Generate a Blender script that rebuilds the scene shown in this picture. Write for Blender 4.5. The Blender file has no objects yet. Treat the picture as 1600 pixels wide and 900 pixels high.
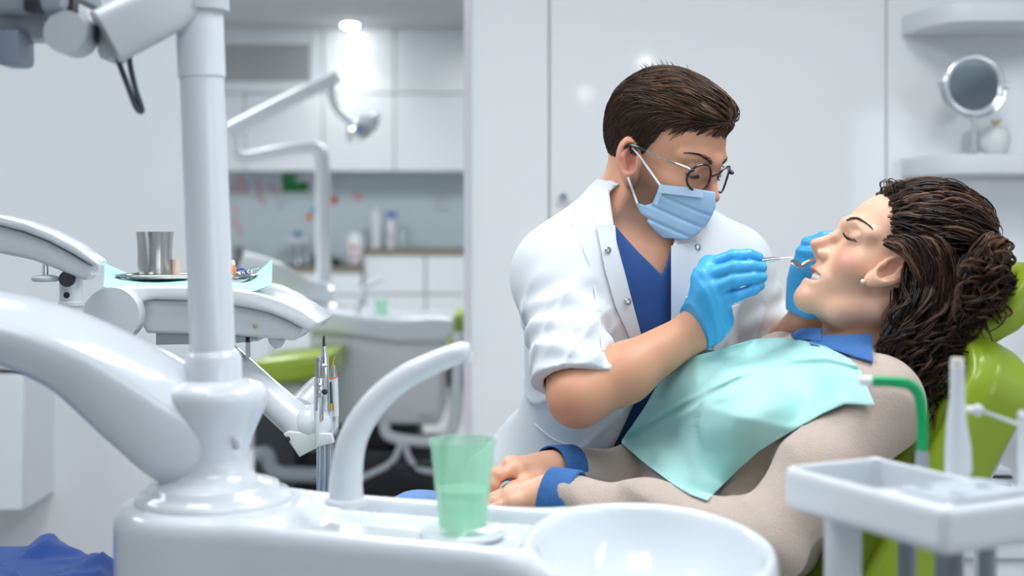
import bpy, bmesh, math, random
import numpy as np
from mathutils import Vector, Matrix

scene = bpy.context.scene
COL = scene.collection
random.seed(7)
RNG = np.random.default_rng(7)

# ------------------------------------------------------------------ camera
F_PX, HZ, CAM_Z = 2000.0, 355.0, 1.10
cam_data = bpy.data.cameras.new('camera')
cam = bpy.data.objects.new('camera', cam_data)
COL.objects.link(cam)
cam.location = (0, 0, CAM_Z)
cam.rotation_euler = (math.pi / 2, 0, 0)
cam_data.sensor_width = 36.0
cam_data.lens = 36.0 * F_PX / 1600.0
cam_data.shift_y = -(450.0 - HZ) / 1600.0
cam_data.clip_start = 0.02
cam_data.dof.use_dof = True
cam_data.dof.focus_distance = 1.90
cam_data.dof.aperture_fstop = 2.6
scene.camera = cam

# ------------------------------------------------------------------ world, exposure
world = bpy.data.worlds.new('world')
scene.world = world
world.use_nodes = True
bg = world.node_tree.nodes['Background']
bg.inputs[0].default_value = (0.82, 0.91, 1.0, 1)
bg.inputs[1].default_value = 1.0
vs = scene.view_settings
vs.view_transform = 'Standard'
vs.look = 'None'
vs.gamma = 1.0
vs.use_curve_mapping = False
vs.exposure = 0.08

ROOM_H = 2.42
def area_light(name, loc, rot, size, size_y, power, color=(1, 1, 1)):
    l = bpy.data.lights.new(name, 'AREA')
    l.shape = 'RECTANGLE'
    l.size, l.size_y, l.energy, l.color = size, size_y, power, color
    o = bpy.data.objects.new(name, l)
    o.location, o.rotation_euler = loc, rot
    COL.objects.link(o)
    return o
# ceiling LED panels (their fixtures are built with the ceiling) and fill light added as made-up side windows behind the camera
PANELS = [(-0.70, 1.75, 0.6, 1.2, 14), (0.75, 1.70, 0.6, 1.2, 15), (0.05, 0.30, 1.2, 0.6, 5), (-2.4, 2.3, 0.6, 1.2, 5), (-1.6, 5.6, 0.6, 1.2, 40), (-0.2, 6.2, 0.6, 1.2, 34), (2.6, 0.6, 0.6, 1.2, 8)]
for (lx, ly, sx, sy, pw) in PANELS:
    area_light('ceiling_panel_light', (lx, ly, ROOM_H - 0.04), (0, 0, 0), sx * .94, sy * .94, pw, (0.96, 0.985, 1.0))
FILL_WINDOWS = [(-2.1, 1.9), (-4.7, 1.9)]           # made-up windows added for fill: centre y, width, in wall_east
for (wy, ww) in FILL_WINDOWS:
    area_light('window_daylight', (3.35, wy, 1.45), (math.pi / 2, 0, math.pi / 2), ww * .95, 1.5, 16, (0.83, 0.92, 1.0))

# ------------------------------------------------------------------ helpers
def W(px, py, d):
    """photo pixel + depth in metres -> world point"""
    return np.array([(px - 800.0) / F_PX * d, d, CAM_Z + (HZ - py) / F_PX * d])

def mat(name, color, rough=0.5, metal=0.0, bump=0.0, bscale=60.0, noise=0.0, nscale=8.0, attr=None,
        trans=0.0, alpha=1.0, ior=1.45, sss=0.0, emit=0.0, coat=0.0, sheen=0.0, weave=0.0, spec=None):
    m = bpy.data.materials.new(name)
    m.use_nodes = True
    nt = m.node_tree
    b = nt.nodes['Principled BSDF']
    c = tuple(color) + (1,) if len(color) == 3 else tuple(color)
    b.inputs['Base Color'].default_value = c
    b.inputs['Roughness'].default_value = rough
    b.inputs['Metallic'].default_value = metal
    b.inputs['IOR'].default_value = ior
    if spec is not None: b.inputs['Specular IOR Level'].default_value = spec
    if trans: b.inputs['Transmission Weight'].default_value = trans
    if alpha < 1: b.inputs['Alpha'].default_value = alpha
    if coat: b.inputs['Coat Weight'].default_value = coat; b.inputs['Coat Roughness'].default_value = .05
    if sheen: b.inputs['Sheen Weight'].default_value = sheen
    if sss:
        b.inputs['Subsurface Weight'].default_value = sss
        b.inputs['Subsurface Radius'].default_value = (.9, .32, .18)
        b.inputs['Subsurface Scale'].default_value = .008
    if emit:
        b.inputs['Emission Color'].default_value = c
        b.inputs['Emission Strength'].default_value = emit
    tc = nt.nodes.new('ShaderNodeTexCoord')
    src = None
    if attr:
        a = nt.nodes.new('ShaderNodeVertexColor'); a.layer_name = attr
        src = a.outputs['Color']
    if noise:
        n = nt.nodes.new('ShaderNodeTexNoise')
        n.inputs['Scale'].default_value = nscale; n.inputs['Detail'].default_value = 5
        nt.links.new(tc.outputs['Object'], n.inputs['Vector'])
        mp = nt.nodes.new('ShaderNodeMapRange')
        mp.inputs['To Min'].default_value = 1 - noise; mp.inputs['To Max'].default_value = 1 + noise
        nt.links.new(n.outputs['Fac'], mp.inputs['Value'])
        mx = nt.nodes.new('ShaderNodeMix'); mx.data_type = 'RGBA'; mx.blend_type = 'MULTIPLY'
        mx.inputs[0].default_value = 1.0
        if src: nt.links.new(src, mx.inputs[6])
        else: mx.inputs[6].default_value = c
        nt.links.new(mp.outputs['Result'], mx.inputs[7])
        src = mx.outputs[2]
    if src: nt.links.new(src, b.inputs['Base Color'])
    if bump or weave:
        bn = nt.nodes.new('ShaderNodeBump')
        bn.inputs['Strength'].default_value = bump or weave
        bn.inputs['Distance'].default_value = .002
        if weave:
            wv = nt.nodes.new('ShaderNodeTexWave'); wv.inputs['Scale'].default_value = bscale
            wv.inputs['Distortion'].default_value = 1.5
            nt.links.new(tc.outputs['Object'], wv.inputs['Vector'])
            nt.links.new(wv.outputs['Fac'], bn.inputs['Height'])
        else:
            n2 = nt.nodes.new('ShaderNodeTexNoise'); n2.inputs['Scale'].default_value = bscale
            n2.inputs['Detail'].default_value = 6
            nt.links.new(tc.outputs['Object'], n2.inputs['Vector'])
            nt.links.new(n2.outputs['Fac'], bn.inputs['Height'])
        nt.links.new(bn.outputs['Normal'], b.inputs['Normal'])
    return m

ORG = {}
def empty(name, loc, label=None, cat=None, group=None, kind=None):
    o = bpy.data.objects.new(name, None)
    o.empty_display_size = .05
    o.location = [float(v) for v in loc]
    COL.objects.link(o)
    ORG[o.name] = np.array(loc, float)
    tag(o, label, cat, group, kind)
    return o

def tag(o, label=None, cat=None, group=None, kind=None):
    if label: o['label'] = label
    if cat: o['category'] = cat
    if group: o['group'] = group
    if kind: o['kind'] = kind
    return o

class G:
    """a bag of vertices and faces in world metres"""
    def __init__(s): s.v = []; s.f = []; s.n = 0; s.c = []
    def add(s, vf, col=None):
        v, f = vf
        v = np.asarray(v, float).reshape(-1, 3)
        s.v.append(v)
        if isinstance(f, np.ndarray): s.f.append(f + s.n)
        else: s.f.extend([tuple(int(i) + s.n for i in q) for q in f])
        s.n += len(v)
        if col is not None: s.c.append(np.tile(np.asarray(col, float), (len(v), 1)) if np.ndim(col) == 1 else np.asarray(col, float))
        return s
    def get(s):
        if s.f and all(isinstance(q, np.ndarray) for q in s.f): return np.concatenate(s.v), np.concatenate(s.f)
        return np.concatenate(s.v), s.f

def obj(name, geo, m, parent=None, label=None, cat=None, group=None, kind=None, smooth=True, angle=40, colors=None):
    if isinstance(geo, G):
        if geo.c: colors = np.concatenate(geo.c)
        geo = geo.get()
    v, f = geo
    v = np.asarray(v, float)
    me = bpy.data.meshes.new(name)
    if parent is None:
        lo, hi = v.min(0), v.max(0)
        org = np.array([(lo[0] + hi[0]) / 2, (lo[1] + hi[1]) / 2, lo[2]])
        loc = org
    else:
        org = ORG[parent.name]; loc = np.zeros(3)
    if isinstance(f, np.ndarray):
        nf, k = f.shape
        me.vertices.add(len(v)); me.vertices.foreach_set('co', (v - org).astype(np.float32).ravel())
        me.loops.add(nf * k); me.loops.foreach_set('vertex_index', f.astype(np.int32).ravel())
        me.polygons.add(nf); me.polygons.foreach_set('loop_start', np.arange(0, nf * k, k, dtype=np.int32))
        me.update(calc_edges=True); me.validate()
    else:
        me.from_pydata((v - org).tolist(), [], [tuple(map(int, q)) for q in f])
    if colors is not None:
        at = me.color_attributes.new('Col', 'FLOAT_COLOR', 'POINT')
        cc = np.ones((len(v), 4), np.float32); cc[:, :3] = colors[:, :3]
        at.data.foreach_set('color', cc.ravel())
    me.materials.append(m)
    me.update()
    o = bpy.data.objects.new(name, me)
    COL.objects.link(o)
    o.location = loc
    if parent is not None: o.parent = parent
    ORG[o.name] = org
    if smooth:
        me.polygons.foreach_set('use_smooth', [True] * len(me.polygons))
        if angle < 180: 
            try: me.set_sharp_from_angle(angle=math.radians(angle))
            except Exception: pass
    tag(o, label, cat, group, kind)
    return o

def rotm(ax, ay, az):
    return np.array(Matrix.Rotation(az, 3, 'Z') @ Matrix.Rotation(ay, 3, 'Y') @ Matrix.Rotation(ax, 3, 'X'))

def box(lo, hi, bev=0.0, seg=2, R=None, piv=None):
    lo, hi = np.array(lo, float), np.array(hi, float)
    bm = bmesh.new()
    bmesh.ops.create_cube(bm, size=1.0)
    c, s = (lo + hi) / 2, hi - lo
    for vv in bm.verts: vv.co = Vector(c + np.array(vv.co) * s)
    if bev > 0:
        bmesh.ops.bevel(bm, geom=list(bm.edges), offset=min(bev, s.min() * .49), segments=seg, profile=.5, affect='EDGES')
    v = np.array([list(q.co) for q in bm.verts]); bm.verts.index_update()
    f = [[q.index for q in p.verts] for p in bm.faces]
    bm.free()
    if R is not None:
        pv = c if piv is None else np.array(piv)
        v = (v - pv) @ np.array(R).T + pv
    return v, f

def lathe(profile, c=(0, 0, 0), n=32, axis=(0, 0, 1), sx=1.0, sy=1.0):
    """profile: list of (radius, height); closed at radius 0"""
    v, f = [], []
    m = len(profile)
    for (r, z) in profile:
        for k in range(n):
            a = 2 * math.pi * k / n
            v.append((r * math.cos(a) * sx, r * math.sin(a) * sy, z))
    for i in range(m - 1):
        for k in range(n):
            k2 = (k + 1) % n
            f.append((i * n + k, i * n + k2, (i + 1) * n + k2, (i + 1) * n + k))
    closed = tuple(profile[0]) == tuple(profile[-1])
    if profile[0][0] > 1e-6 and not closed: f.append(tuple(range(n))[::-1])
    if profile[-1][0] > 1e-6 and not closed: f.append(tuple((m - 1) * n + k for k in range(n)))
    v = np.array(v)
    q = Vector((0, 0, 1)).rotation_difference(Vector(axis)).to_matrix()
    return v @ np.array(q).T + np.array(c), f

def smooth_path(pts, n=8):
    """Catmull-Rom through points"""
    p = np.asarray(pts, float)
    if len(p) < 3:
        t = np.linspace(0, 1, n + 1)[:, None]
        return p[0] * (1 - t) + p[-1] * t
    q = np.vstack([2 * p[0] - p[1], p, 2 * p[-1] - p[-2]])
    out = []
    for i in range(1, len(q) - 2):
        for k in range(n):
            t = k / n
            out.append(.5 * ((2 * q[i]) + (q[i + 1] - q[i - 1]) * t + (2 * q[i - 1] - 5 * q[i] + 4 * q[i + 1] - q[i + 2]) * t * t
                             + (-q[i - 1] + 3 * q[i] - 3 * q[i + 1] + q[i + 2]) * t ** 3))
    out.append(p[-1])
    return np.array(out)

def tube(path, r, n=12, caps=True, section=None, up=(0, 0, 1)):
    """sweep a circle (or section [(u,v)] scaled by r) along path; r scalar, list, or list of pairs"""
    p = np.asarray(path, float); m = len(p)
    r = np.asarray(r, float)
    if r.ndim == 0: r = np.full((m, 2), float(r))
    elif r.ndim == 1:
        if len(r) != m: r = np.interp(np.linspace(0, 1, m), np.linspace(0, 1, len(r)), r)
        r = np.stack([r, r], 1)
    elif len(r) != m:
        x = np.linspace(0, 1, len(r)); xx = np.linspace(0, 1, m)
        r = np.stack([np.interp(xx, x, r[:, 0]), np.interp(xx, x, r[:, 1])], 1)
    t = np.gradient(p, axis=0)
    t /= np.maximum(np.linalg.norm(t, axis=1, keepdims=True), 1e-9)
    if section is None:
        a = np.linspace(0, 2 * math.pi, n, endpoint=False)
        section = np.stack([np.cos(a), np.sin(a)], 1)
    section = np.asarray(section, float); n = len(section)
    u = np.array(up, float)
    if abs(np.dot(u, t[0])) > .95: u = np.array([0, 1., 0]) if abs(t[0][1]) < .9 else np.array([1., 0, 0])
    s0 = np.cross(t[0], u); s0 /= np.linalg.norm(s0)
    v = []
    for i in range(m):
        s0 = s0 - t[i] * np.dot(s0, t[i]); s0 /= max(np.linalg.norm(s0), 1e-9)
        w = np.cross(s0, t[i])
        v.append(p[i] + section[:, :1] * r[i, 0] * s0 + section[:, 1:] * r[i, 1] * w)
    v = np.concatenate(v)
    f = []
    for i in range(m - 1):
        for k in range(n):
            k2 = (k + 1) % n
            f.append((i * n + k, i * n + k2, (i + 1) * n + k2, (i + 1) * n + k))
    if caps:
        f.append(tuple(range(n))[::-1]); f.append(tuple((m - 1) * n + k for k in range(n)))
    return v, f

def sq_section(n=32, e=4.0):
    a = np.linspace(0, 2 * math.pi, n, endpoint=False)
    c, s = np.cos(a), np.sin(a)
    return np.stack([np.sign(c) * np.abs(c) ** (2 / e), np.sign(s) * np.abs(s) ** (2 / e)], 1)

def prism(outline, lo, hi, axis='z', bev=0.0, seg=3):
    """extrude a 2-D outline between lo and hi along an axis: z -> (x,y), y -> (x,z), x -> (y,z)"""
    bm = bmesh.new()
    vs_ = []
    for (a, b) in outline:
        co = {'z': (a, b, lo), 'y': (a, lo, b), 'x': (lo, a, b)}[axis]
        vs_.append(bm.verts.new(co))
    fc = bm.faces.new(vs_)
    r = bmesh.ops.extrude_face_region(bm, geom=[fc])
    d = {'z': (0, 0, hi - lo), 'y': (0, hi - lo, 0), 'x': (hi - lo, 0, 0)}[axis]
    ev = [q for q in r['geom'] if isinstance(q, bmesh.types.BMVert)]
    bmesh.ops.translate(bm, verts=ev, vec=d)
    bmesh.ops.recalc_face_normals(bm, faces=bm.faces)
    if bev > 0:
        ax = {'z': 2, 'y': 1, 'x': 0}[axis]
        es = [e for e in bm.edges if abs(e.verts[0].co[ax] - e.verts[1].co[ax]) < 1e-6]
        bmesh.ops.bevel(bm, geom=es, offset=bev, segments=seg, profile=.5, affect='EDGES', clamp_overlap=True)
    bm.verts.index_update()
    v = np.array([list(q.co) for q in bm.verts]); f = [[q.index for q in p.verts] for p in bm.faces]
    bm.free()
    return v, f

def sheet(grid, thick=0.0015):
    """grid (m,n,3) -> thin closed sheet with thickness along normals"""
    g = np.asarray(grid, float); m, n = g.shape[:2]
    du = np.gradient(g, axis=0); dv = np.gradient(g, axis=1)
    nn = np.cross(du, dv); nn /= np.maximum(np.linalg.norm(nn, axis=2, keepdims=True), 1e-9)
    a = (g + nn * thick / 2).reshape(-1, 3); b = (g - nn * thick / 2).reshape(-1, 3)
    N = m * n; f = []
    for i in range(m - 1):
        for j in range(n - 1):
            q = (i * n + j, i * n + j + 1, (i + 1) * n + j + 1, (i + 1) * n + j)
            f.append(q[::-1]); f.append(tuple(N + k for k in q))
    ring = [j for j in range(n)] + [i * n + n - 1 for i in range(1, m)] + [(m - 1) * n + j for j in range(n - 2, -1, -1)] + [i * n for i in range(m - 2, 0, -1)]
    for k in range(len(ring)):
        p, q = ring[k], ring[(k + 1) % len(ring)]
        f.append((p, q, N + q, N + p))
    return np.concatenate([a, b]), f

def ellipsoid(c, r, n=24, m=14, R=None):
    v, f = lathe([(math.sin(math.pi * i / m), -math.cos(math.pi * i / m)) for i in range(m + 1)], n=n)
    v = v * np.array(r)
    if R is not None: v = v @ np.array(R).T
    return v + np.array(c), f

def copy_tree(o, parent=None, offset=None):
    c = o.copy(); COL.objects.link(c)
    if parent is not None: c.parent = parent
    for ch in o.children: copy_tree(ch, c)
    if offset is not None: c.location = Vector(o.location) + Vector(offset)
    return c

# ------------------------------------------------------------------ signed-distance modelling (numpy)
def smin(a, b, k):
    if k <= 0: return np.minimum(a, b)
    h = np.maximum(k - np.abs(a - b), 0) / k
    return np.minimum(a, b) - h * h * k * .25
def smax(a, b, k): return -smin(-a, -b, k)
def s_sph(P, c, r): return np.linalg.norm(P - np.asarray(c, np.float32), axis=1) - r
def s_ell(P, c, r, R=None):
    q = P - np.asarray(c, np.float32)
    if R is not None: q = q @ np.asarray(R, np.float32)
    r = np.asarray(r, np.float32)
    k0 = np.linalg.norm(q / r, axis=1); k1 = np.linalg.norm(q / (r * r), axis=1)
    return k0 * (k0 - 1) / np.maximum(k1, 1e-6)
def s_cone(P, a, b, ra, rb):
    a = np.asarray(a, np.float32); ba = np.asarray(b, np.float32) - a
    pa = P - a
    h = np.clip(pa @ ba / max(float(ba @ ba), 1e-12), 0, 1)
    return np.linalg.norm(pa - h[:, None] * ba, axis=1) - (ra + (rb - ra) * h)
def s_box(P, c, h, r, R=None):
    q = P - np.asarray(c, np.float32)
    if R is not None: q = q @ np.asarray(R, np.float32)
    d = np.abs(q) - (np.asarray(h, np.float32) - r)
    return np.linalg.norm(np.maximum(d, 0), axis=1) + np.minimum(d.max(1), 0) - r
def chain(P, pts, rs, k=.01):
    d = None
    for i in range(len(pts) - 1):
        e = s_cone(P, pts[i], pts[i + 1], rs[i], rs[i + 1])
        d = e if d is None else smin(d, e, k)
    return d
def wob(P, s, seed=0):
    """cheap smooth pseudo-noise in about [-1,1]"""
    r = np.random.default_rng(seed)
    o = np.zeros(len(P), np.float32)
    for i in range(5):
        k = r.normal(size=3); k = k / np.linalg.norm(k) * s * (0.6 + .35 * i)
        o += np.sin(P @ k.astype(np.float32) + np.float32(r.uniform(0, 6.3))) / (1 + .5 * i)
    return o / 2.6

def sdf_mesh(f, lo, hi, h, slack=1.5):
    lo, hi = np.array(lo, float), np.array(hi, float)
    B = 8
    nb = np.ceil((hi - lo) / (h * B)).astype(int)
    ii = np.stack(np.meshgrid(*[np.arange(k) for k in nb], indexing='ij'), -1).reshape(-1, 3)
    cen = lo + (ii + .5) * h * B
    d = np.concatenate([f(c.astype(np.float32)) for c in np.array_split(cen, max(1, len(cen) // 200000))])
    keep = ii[np.abs(d) < h * B * .87 * slack]
    loc = np.stack(np.meshgrid(*[np.arange(B + 1)] * 3, indexing='ij'), -1).reshape(-1, 3)
    N = nb * B + 2
    key = lambda c: (c[..., 0] * N[1] + c[..., 1]) * N[2] + c[..., 2]
    CV, CK, FE = [], [], []
    off = np.array([[a, b, c] for a in (0, 1) for b in (0, 1) for c in (0, 1)])
    edges = [(0, 1), (2, 3), (4, 5), (6, 7), (0, 2), (1, 3), (4, 6), (5, 7), (0, 4), (1, 5), (2, 6), (3, 7)]
    for blk in np.array_split(keep, max(1, len(keep) // 600)):
        if not len(blk): continue
        gp = blk[:, None, :] * B + loc[None]
        D = f((lo + gp.reshape(-1, 3) * h).astype(np.float32)).reshape(len(blk), B + 1, B + 1, B + 1)
        D = np.where(np.abs(D) < 1e-7, 1e-7, D)
        cor = np.stack([D[:, o[0]:o[0] + B, o[1]:o[1] + B, o[2]:o[2] + B] for o in off], -1)
        ins = cor < 0
        act = ins.any(-1) & ~ins.all(-1)
        w = np.argwhere(act)
        if len(w):
            cc = cor[act]
            num = np.zeros((len(cc), 3)); den = np.zeros(len(cc))
            for (a, b) in edges:
                da, db = cc[:, a], cc[:, b]
                x = (da < 0) != (db < 0)
                t = np.where(x, da / np.where(x, da - db, 1), 0)
                pt = off[a] + t[:, None] * (off[b] - off[a])
                num += np.where(x[:, None], pt, 0); den += x
            cell = blk[w[:, 0]] * B + w[:, 1:]
            CV.append(lo + (cell + num / den[:, None]) * h); CK.append(key(cell))
        for ax in range(3):
            sl = [slice(0, B)] * 3
            s2 = list(sl); s2[ax] = slice(1, B + 1)
            A0 = D[(slice(None),) + tuple(sl)] < 0; A1 = D[(slice(None),) + tuple(s2)] < 0
            w = np.argwhere(A0 != A1)
            if not len(w): continue
            g = blk[w[:, 0]] * B + w[:, 1:]
            u, v_ = [(1, 2), (2, 0), (0, 1)][ax]
            eu = np.zeros(3, int); eu[u] = 1; ev = np.zeros(3, int); ev[v_] = 1
            q = np.stack([key(g - eu - ev), key(g - ev), key(g), key(g - eu)], 1)
            flip = ~A0[A0 != A1]
            q[flip] = q[flip][:, ::-1]
            FE.append(q)
    V = np.concatenate(CV); K = np.concatenate(CK); Q = np.concatenate(FE)
    order = np.argsort(K); Ks = K[order]
    idx = np.searchsorted(Ks, Q); idx = np.clip(idx, 0, len(Ks) - 1)
    ok = (Ks[idx] == Q).all(1)
    return V, order[idx[ok]]

def bbox_of(pts, pad):
    p = np.asarray(pts); return p.min(0) - pad, p.max(0) + pad
# ================================================================== materials
M_wall = mat('wall_paint', (.82, .845, .875), .45, bump=.03, bscale=300)
M_gloss = mat('white_lacquer', (.87, .89, .91), .06, coat=.3)
M_ceil = mat('ceiling_paint', (.62, .655, .68), .8)
M_floor = mat('vinyl_floor', (.42, .42, .42), .35, noise=.12, nscale=6)
M_kdoor = mat('kitchen_lacquer', (.80, .85, .88), .22)
M_splash = mat('backsplash_glass', (.60, .70, .74), .2)
M_ctop = mat('dark_worktop', (.06, .055, .055), .3)
M_cedge = mat('worktop_edge', (.30, .25, .19), .4)
M_white = mat('white_plastic', (.75, .785, .825), .22, coat=.25)
M_white2 = mat('white_matte_plastic', (.76, .785, .815), .4)
M_gloss_unit = mat('glazed_white', (.74, .785, .835), .12, coat=.5)
M_chrome = mat('chrome', (.75, .77, .79), .12, 1.0)
M_steel = mat('brushed_steel', (.50, .48, .47), .22, 1.0, noise=.15, nscale=30)
M_dark = mat('dark_plastic', (.03, .032, .038), .45)
M_grey = mat('grey_plastic', (.30, .33, .37), .45)
M_lgrey = mat('light_grey_plastic', (.56, .59, .63), .4)
M_vent = mat('vent_grey', (.55, .57, .58), .5)
M_green = mat('green_upholstery', (.30, .42, .025), .3, coat=.25, bump=.04, bscale=400)
M_emit = mat('lamp_diffuser', (.95, .98, 1.0), .5, emit=4.0)
M_emit2 = mat('downlight_lens', (1, .99, .97), .5, emit=60.0)
M_pink = mat('pink_print', (.80, .38, .44), .5)
M_red = mat('red_print', (.62, .05, .05), .5)
M_cupgreen = mat('green_translucent_plastic', (.44, .94, .66), .2, trans=.35, alpha=.36)
M_blue = mat('blue_plastic', (.04, .13, .5), .4)
M_orange = mat('orange_plastic', (.9, .25, .05), .4)
M_gold = mat('gold', (.75, .48, .1), .3, 1.0)
M_ceramic = mat('white_ceramic', (.80, .83, .84), .3)
M_mirror = mat('mirror_glass', (.40, .46, .50), .06, 1.0)
M_tile = mat('grey_trim', (.5, .52, .55), .4)

# ================================================================== room shell
EX, WX, BY, FY, KY = 3.4, -3.6, -6.6, 3.5, 8.95      # east, west, back (behind camera), partition, kitchen wall
LY = 3.62                                            # wall behind the left part of the picture
obj('floor', box((WX - .1, BY, -.1), (EX + .1, KY + .1, 0)), M_floor, kind='structure', smooth=False)
ceil = obj('ceiling', box((WX - .1, BY, ROOM_H), (EX + .1, KY + .1, ROOM_H + .1)), M_ceil, kind='structure', smooth=False)
obj('wall_left', box((WX, LY, 0), ((312 - 800) / F_PX * LY, LY + .12, ROOM_H)), M_wall, kind='structure', smooth=False)
obj('wall_west', box((WX - .1, BY, 0), (WX, KY, ROOM_H)), M_wall, kind='structure', smooth=False)
obj('wall_back', box((WX, BY - .1, 0), (EX, BY, ROOM_H)), M_wall, kind='structure', smooth=False)
obj('wall_kitchen', box((WX, KY, 0), (EX, KY + .1, ROOM_H)), M_wall, kind='structure', smooth=False)
# east wall with two made-up window openings
g = G()
ys = [BY] + [v for (wy, ww) in sorted(FILL_WINDOWS) for v in (wy - ww / 2, wy + ww / 2)] + [KY]
g.add(box((EX, BY, 0), (EX + .12, KY, .65))); g.add(box((EX, BY, 2.25), (EX + .12, KY, ROOM_H)))
for k in range(0, len(ys), 2): g.add(box((EX, ys[k], .65), (EX + .12, ys[k + 1], 2.25)))
obj('wall_east', g, M_wall, kind='structure', smooth=False)
for k, (wy, ww) in enumerate(FILL_WINDOWS):
    w = empty('window_%d' % (k + 1), (EX + .05, wy, .65), kind='structure')  # unseen window, added only to bring in fill light
    g = G()
    for (a, b, c, d) in ((wy - ww / 2, wy + ww / 2, .65, .72), (wy - ww / 2, wy + ww / 2, 2.18, 2.25), (wy - ww / 2, wy - ww / 2 + .06, .72, 2.18), (wy + ww / 2 - .06, wy + ww / 2, .72, 2.18), (wy - .03, wy + .03, .72, 2.18)):
        g.add(box((EX + .03, a, c), (EX + .09, b, d)))
    obj('window_frame', g, M_white2, w, smooth=False)

# right-hand partition: base wall and flush lacquered panels
XE = (733 - 800) / F_PX * FY
obj('wall_right', box((XE + .01, FY + .02, 0), (EX, FY + .12, ROOM_H)), M_wall, kind='structure', smooth=False)
def fx(px, d=FY): return (px - 800) / F_PX * d
for k, (a, b) in enumerate(((733.5, 857), (859.5, 1384), (1386, 2060))):
    dd = empty('door_%d' % (k + 1), (fx(a), FY, 0), kind='structure') if k == 1 else empty('trim_%d' % (k + 1), (fx(a), FY, 0), kind='structure')
    obj('panel', box((fx(a), FY, .0), (fx(b), FY + .018, ROOM_H - .002), .0015, 1), M_gloss, dd)
    if k == 1:
        obj('knob', lathe([(0, 0), (.006, .0), (.006, .012), (.012, .016), (.013, .024), (.009, .029), (0, .03)], W(880, 309, FY), 20, (0, -1, 0)), M_chrome, dd)
M_edge = mat('clear_glass_edge', (.86, .84, .90), .15, trans=.3)
obj('trim_5', box((XE - .014, FY - .012, 0), (XE + .004, FY + .13, ROOM_H)), M_edge, kind='structure', smooth=False)

# ceiling fixtures
for k, (lx, ly, sx, sy, pw) in enumerate(PANELS):
    p = empty('ceiling_light_panel', (lx, ly, ROOM_H - .03), ['square-edged light panel in the ceiling above the foreground basin', 'light panel in the ceiling above the reclining patient', 'crosswise light panel in the ceiling right above the camera', 'light panel in the ceiling near the left wall', 'light panel in the ceiling of the back room, left', 'light panel in the ceiling of the back room, right', 'light panel in the ceiling near the right wall'][k], 'ceiling light', 'ceiling light panels')
    g = G()
    for q in (box((lx - sx / 2, ly - sy / 2, ROOM_H - .03), (lx - sx / 2 + .02, ly + sy / 2, ROOM_H)), box((lx + sx / 2 - .02, ly - sy / 2, ROOM_H - .03), (lx + sx / 2, ly + sy / 2, ROOM_H)),
              box((lx - sx / 2, ly - sy / 2, ROOM_H - .03), (lx + sx / 2, ly - sy / 2 + .02, ROOM_H)), box((lx - sx / 2, ly + sy / 2 - .02, ROOM_H - .03), (lx + sx / 2, ly + sy / 2, ROOM_H))): g.add(q)
    obj('frame', g, M_white2, p, smooth=False)
    obj('diffuser', box((lx - sx / 2 + .02, ly - sy / 2 + .02, ROOM_H - .03), (lx + sx / 2 - .02, ly + sy / 2 - .02, ROOM_H - .015)), M_emit, p, smooth=False)
def downlight(x, y, label, power):
    p = empty('downlight', (x, y, ROOM_H - .012), label, 'ceiling light', 'round recessed downlights')
    obj('ring', lathe([(.05, 0), (.062, 0), (.066, .012), (.05, .012), (.05, 0)], (x, y, ROOM_H - .012), 32), M_white2, p)
    obj('lens', lathe([(0, -.020), (.025, -.018), (.043, -.010), (.05, 0), (.05, .006), (0, .006)], (x, y, ROOM_H - .010), 32), M_emit2, p)
    l = bpy.data.lights.new('downlight_beam', 'SPOT'); l.energy = power; l.spot_size = 2.0; l.spot_blend = .8; l.shadow_soft_size = .05; l.color = (1, .98, .95)
    o = bpy.data.objects.new('downlight_beam', l); o.location = (x, y, ROOM_H - .04); COL.objects.link(o)
downlight(-1.046, 8.28, 'round glowing downlight in the ceiling above the kitchen cabinets', 9)
downlight(1.05, -3.08, 'round downlight mirrored in the white panel above the dentist', 10)
downlight(.71, -5.5, 'round downlight mirrored in the white panel left of the dentist', 10)

# ================================================================== kitchen in the back room
KD = 8.5
def kx(px): return (px - 800) / F_PX * KD
def kz(py): return CAM_Z + (HZ - py) / F_PX * KD
obj('trim_6', box((kx(300), KY - .02, kz(420)), (kx(900), KY, kz(262))), M_splash, kind='structure', smooth=False)
names = ['white wall cupboard behind the lamp pole, beside the vent', 'white wall cupboard below the ventilation grille', 'white wall cupboard behind the far operating lamp head', 'white wall cupboard next to the partition edge']
for k, (a, b) in enumerate(((300, 381), (382.5, 504), (505.5, 616), (617.5, 735))):
    c = empty('wall_cupboard', (kx((a + b) / 2), KD, kz(266)), names[k], 'cupboard', 'kitchen wall cupboards')
    obj('body', box((kx(a), KD + .02, kz(266)), (kx(b), KY, kz(146))), M_kdoor, c, smooth=False)
    obj('door', box((kx(a), KD, kz(267)), (kx(b), KD + .018, kz(147)), .002, 1), M_kdoor, c)
nm2 = ['tall white top panel left of the grille', 'white top panel under the ceiling downlight', 'white top cupboard next to the partition edge']
for k, (a, b) in enumerate(((484, 504), (505.5, 616), (617.5, 735))):
    c = empty('top_cupboard', (kx((a + b) / 2), KD, kz(145)), ['narrow white top cupboard right of the ventilation grille', 'white top cupboard just under the ceiling downlight', 'white top cupboard beside the partition edge'][k], 'cupboard', 'kitchen top cupboards')
    obj('body', box((kx(a), KD + .02, kz(145)), (kx(b), KY, ROOM_H - .001)), M_kdoor, c, smooth=False)
    obj('door', box((kx(a), KD, kz(145)), (kx(b), KD + .018, ROOM_H - .003), .002, 1), M_kdoor, c)
v = empty('ventilation_grille', (kx(411), KD, kz(128)), 'grey slatted ventilation grille above the wall cupboards', 'vent')
obj('housing', box((kx(300), KD + .05, kz(145)), (kx(483), KY, ROOM_H - .001)), M_kdoor, v, smooth=False)
g = G()
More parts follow.
